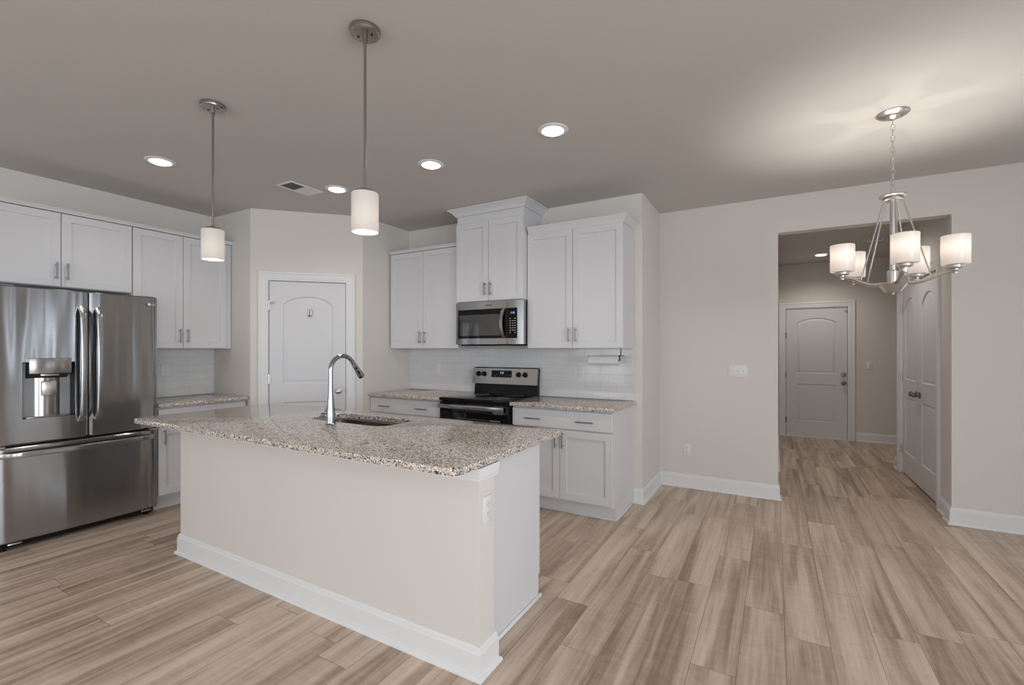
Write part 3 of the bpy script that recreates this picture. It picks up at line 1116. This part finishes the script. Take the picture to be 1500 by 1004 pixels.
# ------------------------------------------------------------------ refrigerator (local x along the front, front to -y)
FRX, FRY = XL + 0.03, 0.962
FD = -4.500 - FRX     # depth to the door face
FW = 0.948
t = thing('refrigerator', 'large stainless french-door refrigerator with a water dispenser', 'refrigerator', (FRX, FRY, 0), PI / 2)
b = B(); b.box(0.012, FW - 0.012, -FD + 0.075, 0, 0.045, 1.795, 0.004)
part('refrigerator_body', b, M['grey_plastic'], t)
b = B(); b.box(0.02, FW - 0.02, -FD + 0.055, -FD + 0.12, 0.018, 0.062)
part('base_grille', b, M['black'], t)
for x in (0.06, FW - 0.06):
    b = B(); b.lathe([(0, 0), (0.018, 0), (0.020, 0.018), (0.008, 0.020), (0.008, 0.05), (0, 0.05)], (x, -FD + 0.075, 0), 'Z', 16, False)
    part('levelling_foot', b, M['black'], t)
for x in (0.08, FW - 0.10):
    b = B(); b.box(x, x + 0.07, -FD + 0.05, -FD + 0.056, 0.030, 0.042, 0.002)
    part('foot_clip', b, M['nickel'], t)


def bulge(x):
    u = (x - FW / 2) / (FW / 2)
    return 0.010 * (1 - u * u)


def fr_door(x0, x1, z0, z1, hole=None, round_edge=0.008, nx=28):
    """curved door skin with an optional rectangular hole"""
    b = B(); bm = b.bm
    xs = sorted(set([x0 + (x1 - x0) * i / nx for i in range(nx + 1)] + ([hole[0], hole[1]] if hole else [])))
    zs = sorted(set([z0, z0 + round_edge, z1 - round_edge, z1] + ([hole[2], hole[3]] if hole else [])))
    def yy(x, z):
        e = min(x - x0, x1 - x)
        r = 0.010
        d = 0 if e >= r else r - math.sqrt(max(r * r - (r - e) ** 2, 0))
        ez = min(z - z0, z1 - z)
        d += 0 if ez > 1e-5 else 0.006
        return -FD - bulge(x) + 0.020 + d
    g = {}
    for i, x in enumerate(xs):
        for j, z in enumerate(zs):
            g[i, j] = bm.verts.new((x, yy(x, z), z))
    ycut = -FD + 0.120
    def inh(i, j):
        return hole and hole[0] - 1e-6 <= xs[i] and xs[i + 1] <= hole[1] + 1e-6 and hole[2] - 1e-6 <= zs[j] and zs[j + 1] <= hole[3] + 1e-6
    edges = set()
    for i in range(len(xs) - 1):
        for j in range(len(zs) - 1):
            if inh(i, j):
                continue
            bm.faces.new((g[i, j], g[i + 1, j], g[i + 1, j + 1], g[i, j + 1]))
    be = [e for e in bm.edges if len(e.link_faces) == 1]
    r = bmesh.ops.extrude_edge_only(bm, edges=be)
    for v in [q for q in r['geom'] if isinstance(q, bmesh.types.BMVert)]:
        inside = hole and hole[0] - 1e-4 <= v.co.x <= hole[1] + 1e-4 and hole[2] - 1e-4 <= v.co.z <= hole[3] + 1e-4
        v.co.y = -FD + 0.070
    for v in [v for v in bm.verts if not v.link_edges]:
        bm.verts.remove(v)
    return b


GAPX = 0.4985
DX0, DX1, DZ0, DZ1 = 0.142, 0.418, 0.892, 1.287
ld = part('refrigerator_door', fr_door(0.0, GAPX - 0.0045, 0.722, 1.812, (DX0, DX1, DZ0, DZ1)), M['steel'], t)
rd = part('refrigerator_door', fr_door(GAPX + 0.0045, FW, 0.722, 1.812), M['steel'], t)
fd_ = part('freezer_drawer', fr_door(0.0, FW, 0.058, 0.704), M['steel'], t)
b = B(); b.box(0.006, FW - 0.006, -FD + 0.035, -FD + 0.075, 0.700, 0.730)
b.box(GAPX - 0.006, GAPX + 0.006, -FD + 0.028, -FD + 0.075, 0.72, 1.80)
part('door_gasket', b, M['black'], t)
b = B(); b.box(0.005, 0.060, -FD + 0.004, -FD + 0.06, 0.706, 0.718, 0.002)
part('door_hinge', b, M['nickel'], t)
b = B(); b.box(FW - 0.060, FW - 0.005, -FD + 0.004, -FD + 0.06, 0.706, 0.718, 0.002)
part('door_hinge', b, M['nickel'], t)
for x in (0.02, FW - 0.11):
    b = B(); b.box(x, x + 0.09, -FD + 0.03, -FD + 0.16, 1.796, 1.818, 0.006)
    part('hinge_cover', b, M['grey_plastic'], t)


def bow_handle(parent, p0, p1, out, a, c):
    """flat bowed bar between two points on the door, ends meeting the door"""
    p0, p1 = Vector(p0), Vector(p1)
    b = B(); pts = []; rr = []
    n = 18
    for i in range(n + 1):
        u = i / n
        e = min(u, 1 - u)
        s = min(1, e / 0.05)
        pts.append(p0.lerp(p1, u) + Vector((0, -out * (0.55 * math.sin(s * PI / 2) + 0.45 * math.sin(PI * u)), 0)))
    # rectangular section
    loops = []
    ax = (p1 - p0).normalized()
    side = Vector((1, 0, 0)) if abs(ax.z) > 0.5 else Vector((0, 0, 1))
    for i, p in enumerate(pts):
        q0 = pts[max(i - 1, 0)]; q1 = pts[min(i + 1, n)]
        tg = (q1 - q0).normalized()
        nn = tg.cross(side).normalized()
        ring = []
        for k in range(12):
            an = 2 * PI * k / 12
            cx_, cy_ = math.cos(an), math.sin(an)
            ring.append(p + side * a * (abs(cx_) ** 0.35) * (1 if cx_ > 0 else -1) + nn * c * (abs(cy_) ** 0.35) * (1 if cy_ > 0 else -1))
        loops.append(ring)
    b.loft(loops)
    return part('door_handle', b, M['steel_flat'], parent)


bow_handle(ld, (GAPX - 0.048, -FD + 0.006, 0.845), (GAPX - 0.048, -FD + 0.006, 1.695), 0.062, 0.017, 0.008)
bow_handle(rd, (GAPX + 0.048, -FD + 0.006, 0.845), (GAPX + 0.048, -FD + 0.006, 1.695), 0.062, 0.017, 0.008)
bow_handle(fd_, (0.035, -FD + 0.010, 0.655), (FW - 0.035, -FD + 0.010, 0.655), 0.060, 0.019, 0.009)
# dispenser
b = B()
y1 = -FD + 0.095
rc = [(DX0, DZ0), (DX1, DZ0), (DX1, DZ1), (DX0, DZ1)]
b.loft([[(x + (0.0015 if x == DX0 else -0.0015), -FD + 0.0150, z + (0.0015 if z == DZ0 else -0.0015)) for x, z in rc], [(x, y1, z) for x, z in [(DX0 + 0.012, DZ0 + 0.0), (DX1 - 0.012, DZ0), (DX1 - 0.012, DZ1), (DX0 + 0.012, DZ1)]]], False, True)
rcs = part('dispenser_recess', b, M['dark'], t)
b = B()
ring0, ring1 = [], []
for k in range(15):
    u = k / 14
    x = DX0 + 0.045 + (DX1 - DX0 - 0.082) * u
    y = y1 - 0.004 - 0.030 * math.sin(PI * u) ** 0.8
    ring0.append((x, y, DZ0 + 0.006)); ring1.append((x, y, DZ1 - 0.115))
ring0 += [(DX1 - 0.037, y1 - 0.002, DZ0 + 0.006), (DX0 + 0.045, y1 - 0.002, DZ0 + 0.006)]
ring1 += [(DX1 - 0.037, y1 - 0.002, DZ1 - 0.115), (DX0 + 0.045, y1 - 0.002, DZ1 - 0.115)]
b.loft([ring0, ring1])
part('dispenser_back', b, M['steel_flat'], rcs)
b = B()
b.loft([[(DX0 + 0.030, y1, 1.160), (DX1 - 0.028, y1, 1.160), (DX1 - 0.028, -FD + 0.012, 1.205), (DX0 + 0.030, -FD + 0.012, 1.205)],
        [(DX0 + 0.030, y1, 1.29), (DX1 - 0.028, y1, 1.29), (DX1 - 0.028, -FD + 0.010, 1.29), (DX0 + 0.030, -FD + 0.010, 1.29)]])
part('dispenser_housing', b, M['dark'], rcs)
b = B(); b.box(DX0 + 0.028, DX1 - 0.026, -FD - 0.014, -FD + 0.012, 1.205, 1.314, 0.003)
pn = part('control_panel', b, M['steel_flat'], rcs)
b = B(); b.box(0.235, 0.335, -FD + 0.02, -FD + 0.06, 1.185, 1.204, 0.006)
part('ice_chute', b, M['nickel'], rcs)
b = B(); b.box(0.245, 0.325, y1 - 0.062, y1 - 0.050, 1.045, 1.150, 0.006)
part('dispenser_paddle', b, M['nickel'], rcs)
b = B(); b.box(DX0 + 0.02, DX1 - 0.02, -FD + 0.02, y1 - 0.002, DZ0 + 0.001, DZ0 + 0.008, 0.002)
part('drip_tray', b, M['steel_flat'], rcs)
# badge: disc and two letters near the top right corner
b = B()
lx = 0.882
b.lathe([(0, 0), (0.0115, 0), (0.0115, 0.001), (0, 0.001)], (0, 0, 0), 'Z', 20, False, Matrix.Translation((lx, -FD + 0.0065, 1.748)) @ Matrix.Rotation(PI / 2, 4, 'X'))
bd = part('badge', b, M['plate'], rd)
text_part('badge_letters', 'LG', 0.024, lx + 0.032, -FD + 0.0085, 1.748, M['plate'], rd)


# ------------------------------------------------------------------ range (local origin: back left at floor)
RX0, RX1 = -2.797, -2.033
RW = RX1 - RX0
t = thing('range', 'stainless and black electric range between the back cabinets', 'range', (RX0, YB - 0.012, 0))
b = B(); b.box(0, RW, -0.600, 0, 0.06, 0.895, 0.003); b.box(0.02, RW - 0.02, -0.56, -0.02, 0, 0.06)
part('range_body', b, M['black'], t)
b = B(); b.box(0.0, RW, -0.645, -0.060, 0.892, 0.922, 0.006)
ck = part('cooktop', b, M['glass_black'], t)
for x, y, r in ((0.19, -0.48, 0.11), (0.57, -0.48, 0.09), (0.19, -0.20, 0.08), (0.57, -0.20, 0.10)):
    b = B(); b.lathe([(r - 0.003, 0.9222), (r, 0.9226), (r + 0.001, 0.9222)], (x, y, 0), 'Z', 40, False)
    part('burner_ring', b, M['grey_plastic'], ck)
b = B(); b.box(0.004, RW - 0.004, -0.640, -0.602, 0.275, 0.882, 0.006)
od = part('oven_door', b, M['glass_black'], t)
b = B(); b.box(0.08, RW - 0.08, -0.6415, -0.6395, 0.40, 0.74, 0.001)
part('oven_window', b, mat('oven_window', (0.02, 0.02, 0.02), 0.03), od)
b = B(); b.box(0.012, RW - 0.030, -0.690, -0.668, 0.826, 0.866, 0.006)
b.box(0.03, 0.06, -0.67, -0.635, 0.834, 0.858, 0.003); b.box(RW - 0.08, RW - 0.05, -0.67, -0.635, 0.834, 0.858, 0.003)
part('oven_handle', b, M['steel_flat'], od)
b = B(); b.box(0.004, RW - 0.004, -0.638, -0.602, 0.075, 0.268, 0.006)
part('storage_drawer', b, M['steel_flat'], t)
b = B()
b.loft([[(0.012, -0.066, 0.905), (RW - 0.012, -0.066, 0.905), (RW - 0.012, -0.002, 0.905), (0.012, -0.002, 0.905)],
        [(0.012, -0.050, 1.02), (RW - 0.012, -0.050, 1.02), (RW - 0.012, -0.002, 1.02), (0.012, -0.002, 1.02)],
        [(0.004, -0.058, 1.175), (RW - 0.004, -0.058, 1.175), (RW - 0.004, -0.002, 1.175), (0.004, -0.002, 1.175)],
        [(0.010, -0.050, 1.190), (RW - 0.010, -0.050, 1.190), (RW - 0.010, -0.004, 1.190), (0.010, -0.004, 1.190)]])
bgd = part('backguard', b, M['black'], t)
b = B()
def tilt(x0, x1, z0, z1, dy, th):
    def yf(z): return -0.088 - (1.02 - z) * 0.12 - dy
    return [[(x0, yf(z0) + th, z0), (x1, yf(z0) + th, z0), (x1, yf(z0), z0), (x0, yf(z0), z0)],
            [(x0, yf(z1) + th, z1), (x1, yf(z1) + th, z1), (x1, yf(z1), z1), (x0, yf(z1), z1)]]
b.loft(tilt(0.004, RW - 0.004, 1.022, 1.182, 0, 0.03))
cp = part('control_panel', b, M['steel_flat'], bgd)
b = B(); b.loft(tilt(0.235, 0.475, 1.090, 1.160, 0.0015, 0.004))
ds = part('display_window', b, M['glass_black'], bgd)
yk = -0.088 + 0.015
for x in (0.075, 0.145, 0.555, 0.630):
    b = B(); b.lathe([(0, 0), (0.026, 0), (0.026, 0.006), (0.020, 0.010), (0.018, 0.028), (0, 0.029)], (0, 0, 0), 'Z', 20, False,
                     Matrix.Translation((x, -0.076, 1.122)) @ Matrix.Rotation(PI / 2, 4, 'X'))
    b.box(x - 0.005, x + 0.005, -0.112, -0.100, 1.102, 1.142, 0.002)
    part('control_knob', b, M['black'], bgd)
text_part('clock_digits', '3:38', 0.026, 0.362, -0.0800, 1.136, M['display'], bgd)
for i, x in enumerate((0.275, 0.30, 0.335, 0.36, 0.385, 0.415, 0.44, 0.455)):
    z = 1.103 + 0.012 * (i % 2)
    yv = -0.088 - (1.02 - z) * 0.12 - 0.0015
    b = B(); b.box(x, x + 0.006, yv - 0.001, yv + 0.0005, z, z + 0.004)
    part('control_mark', b, M['marks'], bgd)

# ------------------------------------------------------------------ microwave
MX0, MX1, MZ0, MZ1 = -2.777, -2.013, 1.412, 1.836
MW, MH = MX1 - MX0, MZ1 - MZ0
t = thing('microwave', 'stainless over-the-range microwave under the tall cabinet', 'microwave', (MX0, YB - 0.004, MZ0))
b = B(); b.box(0, MW, -0.365, -0.004, 0.012, MH - 0.002, 0.003); b.box(0.03, MW - 0.03, -0.36, -0.02, 0, 0.013)
part('microwave_body', b, M['black'], t)
b = B()
def arcf(x): return -0.405 - 0.018 * (1 - ((x - MW / 2) / (MW / 2)) ** 2)
nx = 16
prev = None
fr = [(0.026, 0.704)]
def curved(x0, x1, z0, z1, dy, th, n=12):
    bb = B()
    loops = []
    for i in range(n + 1):
        x = x0 + (x1 - x0) * i / n
        y = arcf(x) - dy
        loops.append([(x, y, z0), (x, y, z1), (x, y + th, z1), (x, y + th, z0)])
    bb.loft(loops)
    return bb
front = part('front_panel', curved(0.0, MW, 0.014, MH, 0, 0.05, 20), M['steel_flat'], t)
gp = part('door_glass', curved(0.026, 0.700, 0.070, 0.352, 0.0015, 0.006, 20), M['glass_black'], front)
wd = part('door_window', curved(0.045, 0.530, 0.098, 0.300, 0.0030, 0.003, 16), mat('microwave_window', (0.05, 0.05, 0.05), 0.06, coat=0.5), front)
b = B(); b.bm.free(); b = curved(0.596, 0.599, 0.016, MH - 0.002, 0.002, 0.004, 2)
part('door_seam', b, M['black'], front)
# bowed handle
b = B(); loops = []
for i in range(15):
    u = i / 14
    z = 0.078 + u * 0.270
    yo = arcf(0.56) - 0.006 - 0.034 * math.sin(PI * u) ** 0.7
    xc = 0.562 - 0.012 * math.sin(PI * u)
    loops.append([(xc - 0.016, yo, z), (xc + 0.016, yo, z), (xc + 0.016, yo + 0.010, z), (xc - 0.016, yo + 0.010, z)])
b.loft(loops)
part('door_handle', b, M['steel_flat'], front)
text_part('brand_letters', 'Whirlpool', 0.018, 0.395, arcf(0.395) - 0.001, 0.386, M['dark'], front)
text_part('clock_digits', '3:38', 0.026, 0.655, arcf(0.655) - 0.003, 0.306, M['display'], front)
for r in range(7):
    for c in range(3):
        if r in (0, 6) and c == 1: continue
        x = 0.625 + c * 0.024
        b = B(); b.box(x, x + 0.011, arcf(x) - 0.0028, arcf(x) - 0.0010, 0.250 - r * 0.022, 0.257 - r * 0.022)
        part('keypad_button', b, M['marks'], front)

# ------------------------------------------------------------------ paper towel under the right cabinet
t = thing('paper_towel_holder', 'black wire paper towel holder hanging under the right wall cabinet', 'towel holder', (-1.315, YB - 0.17, 1.385))
b = B()
b.tube([(0.145, -0.02, 0), (0.145, -0.02, -0.060)], 0.004, 8)
b.box(0.130, 0.170, -0.045, 0.005, -0.066, -0.060, 0.001)
b.tube([(0.135, -0.02, -0.063), (0.135, -0.02, -0.105)], 0.004, 8)
b.tube([(0.138, -0.02, -0.105), (-0.150, -0.02, -0.105), (-0.150, -0.02, -0.062)], 0.0035, 8)
part('holder_wire', b, M['black'], t)
b = B(); b.lathe([(0.018, -0.140), (0.042, -0.140), (0.042, 0.128), (0.018, 0.128), (0.018, -0.140)], (-1.315, YB - 0.19, 1.280), 'X', 36, False)
solo('paper_towel_roll', b, M['paper'], 'white paper towel roll hanging under the right wall cabinet', 'paper towel', (-1.315, YB - 0.19, 1.28))


# ------------------------------------------------------------------ outlets and switches (local: face to -y)
def outlet(label, loc, rz, gfci=False):
    t = thing('electrical_outlet', label, 'outlet', loc, rz, 'white duplex outlets')
    b = B(); b.box(-0.036, 0.036, -0.006, 0, -0.058, 0.058, 0.003)
    part('wall_plate', b, M['plate'], t)
    for s in (-1, 1):
        b = B()
        b.lathe([(0, 0), (0.0165, 0), (0.0165, 0.0015), (0, 0.0015)], (0, 0, 0), 'Z', 20, False, Matrix.Translation((0, -0.006, s * 0.020)) @ Matrix.Rotation(PI / 2, 4, 'X'))
        o = part('receptacle', b, M['plate'], t)
        b = B()
        b.box(-0.0075, -0.0055, -0.0082, -0.0070, s * 0.020 - 0.001, s * 0.020 + 0.008)
        b.box(0.0055, 0.0075, -0.0082, -0.0070, s * 0.020 - 0.001, s * 0.020 + 0.008)
        b.box(-0.002, 0.002, -0.0082, -0.0070, s * 0.020 - 0.010, s * 0.020 - 0.006)
        part('socket_slots', b, M['slot'], o)
    return t


def switch(label, loc, rz, gangs):
    t = thing('light_switch', label, 'switch', loc, rz, 'white light switches')
    w2 = 0.036 + 0.046 * (gangs - 1) / 2
    b = B(); b.box(-w2, w2, -0.006, 0, -0.058, 0.058, 0.003)
    part('wall_plate', b, M['plate'], t)
    for k in range(gangs):
        x = (k - (gangs - 1) / 2) * 0.046
        b = B(); b.box(x - 0.0055, x + 0.0055, -0.007, -0.005, -0.012, 0.012)
        b.loft([[(x - 0.004, -0.006, -0.004), (x + 0.004, -0.006, -0.004), (x + 0.004, -0.006, 0.008), (x - 0.004, -0.006, 0.008)],
                [(x - 0.003, -0.018, 0.006), (x + 0.003, -0.018, 0.006), (x + 0.003, -0.018, 0.011), (x - 0.003, -0.018, 0.011)]])
        part('toggle', b, M['plate'], t)
    return t


outlet('white duplex outlet on the island end below the apron', (IX1, 1.675, 0.690), PI / 2)
outlet('white duplex outlet low on the dining wall', (-0.771, YD, 0.375), 0)
outlet('white duplex outlet on the tile right of the range', (-1.605, YB - 0.006, 1.165), 0)
outlet('white duplex outlet on the tile beside the refrigerator', (XL + 0.006, 2.242, 1.172), PI / 2)
switch('single white switch on the tile left of the range', (-3.332, YB - 0.006, 1.165), 0, 1)
switch('triple white switch plate on the dining wall', (-0.312, YD, 1.170), 0, 3)
switch('small white switch on the far hall wall beside the entry door', (1.211, YH, 1.136), 0, 1)


# ------------------------------------------------------------------ ceiling fixtures
def can_light(label, x, y, z, power, group='recessed ceiling lights'):
    t = thing('recessed_light', label, 'ceiling light', (x, y, z), 0, group)
    b = B()
    b.lathe([(0.098, 0), (0.098, -0.003), (0.092, -0.007), (0.070, -0.008), (0.066, -0.002), (0.066, 0)], (0, 0, 0), 'Z', 48, False)
    part('trim_ring', b, M['trim'], t)
    b = B()
    b.lathe([(0.066, -0.003), (0.064, -0.010), (0.052, -0.016), (0.025, -0.019), (0, -0.020)], (0, 0, 0), 'Z', 40, False)
    part('lens', b, M['lens'], t)
    bulb(t, (0, 0, -0.045), power, (1, 0.94, 0.87), 0.05, 'SPOT', R(150))
    return t


CP = 19
can_light('recessed light nearest the refrigerator', -3.966, 1.695, HC, CP)
can_light('recessed light beside the ceiling vent', -3.315, 2.746, HC, CP)
can_light('recessed light right of the near pendant rod', -2.258, 2.733, HC, CP)
can_light('rightmost recessed light over the kitchen', -1.232, 2.690, HC, CP)
can_light('recessed light in the hall ceiling', 0.560, 7.85, 2.72, 40)
can_light('added recessed light hidden behind the opening header to brighten the closet doors', 0.60, 5.75, 2.72, 40)  # unseen lamp, added to brighten the closet doors
for k, (x, y) in enumerate(((-3.2, -0.9), (-1.0, -0.9), (1.4, -0.9), (-3.2, -2.5), (-1.0, -2.5), (1.4, -2.5))):  # unseen lamps added behind the camera to carry part of the room light
    can_light('added unseen recessed light over the living area behind the viewer, %s of the %s row' % (('left', 'middle', 'right')[k % 3], ('near', 'far')[k // 3]), x, y, HC, (20 if x < 0 else 45), 'added ceiling lights behind the viewer')


def pendant(label, x, y):
    t = thing('pendant_light', label, 'pendant light', (x, y, HC), 0, 'island pendants')
    b = B(); b.lathe([(0, 0), (0.065, 0), (0.066, -0.006), (0.062, -0.020), (0.056, -0.025), (0, -0.026)], (0, 0, 0), 'Z', 40, False)
    cn = part('canopy', b, M['pendant_metal'], t)
    b = B()
    for s in (-1, 1):
        b = B()
        b.lathe([(0, -0.0255), (0.004, -0.0255), (0.004, -0.029), (0, -0.030)], (s * 0.030, s * 0.010, 0), 'Z', 12, False)
        part('canopy_screw', b, M['black'], cn)
    b = B(); b.tube([(0, 0, -0.024), (0, 0, -0.060)], 0.010, 16); b.tube([(0, 0, -0.05), (0, 0, -0.705)], 0.0062, 16)
    part('rod', b, M['pendant_metal'], t)
    b = B(); b.lathe([(0, -0.690), (0.010, -0.690), (0.012, -0.700), (0.040, -0.704), (0.042, -0.712), (0.034, -0.716), (0.034, -0.722), (0, -0.722)], (0, 0, 0), 'Z', 32, False)
    part('shade_cap', b, M['pendant_metal'], t)
    b = B(); b.lathe([(0.028, -0.712), (0.052, -0.714), (0.0575, -0.718), (0.0575, -0.883), (0.0555, -0.885), (0.0545, -0.883), (0.0545, -0.880)], (0, 0, 0), 'Z', 40, False)
    part('shade', b, M['shade'], t)
    b = B()
    tb = bmesh.new(); bmesh.ops.create_uvsphere(tb, u_segments=20, v_segments=12, radius=0.022); b.add(tb, Matrix.Translation((0, 0, -0.770)))
    b.lathe([(0.012, -0.720), (0.012, -0.760)], (0, 0, 0), 'Z', 16, False)
    part('bulb', b, mat('bulb_glass', (0.9, 0.9, 0.88), 0.4, emit=(1.0, 0.86, 0.70), estr=2.5), t)
    bulb(t, (0, 0, -0.818), 2.2, (1, 0.90, 0.80), 0.014)
    return t


pendant('left pendant with a frosted cylinder shade, farther from the viewer', -2.790, 1.452)
pendant('right pendant with a frosted cylinder shade, nearer the viewer', -1.558, 1.440)

# chandelier
CHX, CHY = 0.602, 3.491
t = thing('chandelier', 'five-arm brushed nickel chandelier with frosted cylinder shades', 'chandelier', (CHX, CHY, HC))
zz = lambda z: z - HC
b = B(); b.lathe([(0, 0), (0.078, 0), (0.080, -0.005), (0.066, -0.016), (0.034, -0.022), (0.022, -0.034), (0.010, -0.040), (0, -0.040)], (0, 0, 0), 'Z', 40, False)
part('canopy', b, M['nickel'], t)
b = B()
nl = 13
ztop, zbot = 2.735, 2.315
st = (ztop - zbot) / nl
for k in range(nl):
    zc = ztop - (k + 0.5) * st
    pts = []
    for i in range(17):
        a = 2 * PI * i / 16
        px = 0.0085 * math.cos(a); pz = (st * 0.5 + 0.005) * math.sin(a)
        pts.append((px if k % 2 else 0, 0 if k % 2 else px, zz(zc) + pz))
    b.tube(pts, 0.0021, 6, False)
part('chain', b, M['nickel'], t)
b = B(); b.tube([(0.010, 0, zz(2.285)), (0.010, 0, zz(2.322)), (-0.010, 0, zz(2.322)), (-0.010, 0, zz(2.285))], 0.003, 8)
b.lathe([(0, 2.290), (0.034, 2.290), (0.064, 2.288), (0.066, 2.280), (0.062, 2.274), (0.046, 2.272), (0.052, 2.268), (0.052, 2.258), (0.046, 2.254), (0, 2.254)], (0, 0, -HC), 'Z', 36, False)
part('top_collar', b, M['nickel'], t)
b = B(); b.lathe([(0, 2.258), (0.015, 2.258), (0.015, 1.845), (0.020, 1.843), (0.027, 1.838), (0.027, 1.765), (0, 1.765)], (0, 0, -HC), 'Z', 28, False)
part('centre_column', b, M['nickel'], t)
b = B(); b.lathe([(0, 1.768), (0.070, 1.768), (0.074, 1.763), (0.068, 1.754), (0.042, 1.718), (0.038, 1.714), (0.010, 1.712), (0.006, 1.700), (0, 1.698)], (0, 0, -HC), 'Z', 40, False)
part('bottom_bowl', b, M['nickel'], t)
RA = 0.268
em_b = mat('bulb_glow', (0.9, 0.9, 0.88), 0.4, emit=(1.0, 0.86, 0.70), estr=2.5)
for k in range(5):
    a = R(55.2 + 72 * k)
    ca, sa = math.cos(a), math.sin(a)
    def P(r, z): return (ca * r, sa * r, zz(z))
    b = B()
    pr = [(0.05, 1.764), (0.09, 1.760), (0.13, 1.764), (0.17, 1.779), (0.205, 1.797), (0.235, 1.806), (RA + 0.008, 1.807)]
    b.tube([P(*q) for q in pr], 0.0105, 10, True, (1.25, 0.85))
    b.lathe([(0, 1.794), (0.010, 1.794), (0.010, 1.812), (0.012, 1.820), (0.030, 1.822), (0.034, 1.826), (0.034, 1.838), (0.040, 1.841), (0.040, 1.844), (0, 1.844)], P(RA, HC - HC + HC)[:2] + (-HC,), 'Z', 28, False)
    arm = part('arm', b, M['nickel'], t)
    b = B(); b.lathe([(0.030, 1.842), (0.059, 1.842), (0.0615, 1.846), (0.0625, 2.000), (0.0610, 2.002), (0.0600, 2.000), (0.0600, 1.997)], (ca * RA, sa * RA, -HC), 'Z', 40, False)
    part('shade', b, M['shade'], arm)
    b = B()
    tb = bmesh.new(); bmesh.ops.create_uvsphere(tb, u_segments=16, v_segments=10, radius=0.018); b.add(tb, Matrix.Translation((ca * RA, sa * RA, zz(1.895))))
    b.lathe([(0.011, 1.844), (0.011, 1.885)], (ca * RA, sa * RA, -HC), 'Z', 14, False)
    part('bulb', b, em_b, arm)
    bulb(t, (ca * RA, sa * RA, zz(1.938)), 9.5, (1, 0.93, 0.86), 0.014)
    b = B(); b.tube([P(0.044, 2.262), P(0.172, 1.780)], 0.0040, 8)
    part('stay_rod', b, M['nickel'], t)

# ceiling registers
def register(label, x0, x1, y0, y1, z):
    t = thing('ceiling_vent', label, 'vent', ((x0 + x1) / 2, (y0 + y1) / 2, z))
    w2, l2 = (x1 - x0) / 2, (y1 - y0) / 2
    b = B()
    f = 0.022
    b.box(-w2, w2, -l2, -l2 + f, -0.006, 0, 0.002); b.box(-w2, w2, l2 - f, l2, -0.006, 0, 0.002)
    b.box(-w2, -w2 + f, -l2 + f, l2 - f, -0.006, 0, 0.002); b.box(w2 - f, w2, -l2 + f, l2 - f, -0.006, 0, 0.002)
    b.box(-w2 + f, w2 - f, -0.004, 0.004, -0.006, 0)
    part('vent_frame', b, M['trim'], t)
    b = B(); b.box(-w2 + f, w2 - f, -l2 + f, l2 - f, -0.0015, -0.0003)  # dark sheet that paints the shade behind the louvres
    part('duct_shade_sheet', b, M['dark'], t)
    b = B()
    n = 9
    for h in (-1, 1):
        for k in range(n):
            yc = h * (0.008 + (l2 - f - 0.010) * (k + 0.5) / n)
            s = 0.0060
            e = -h * s * 0.9
            b.loft([[(-w2 + f, yc - e, -0.0065), (-w2 + f, yc + e, -0.0020), (-w2 + f, yc + e, -0.0016), (-w2 + f, yc - e, -0.0061)],
                    [(w2 - f, yc - e, -0.0065), (w2 - f, yc + e, -0.0020), (w2 - f, yc + e, -0.0016), (w2 - f, yc - e, -0.0061)]])
    part('louvres', b, M['trim'], t)
    return t


register('white louvred ceiling vent between pendants and pantry', -3.680, -3.480, 2.420, 2.735, HC)
register('small ceiling vent in the hall above the entry', 0.98, 1.14, 7.0, 7.22, 2.72)
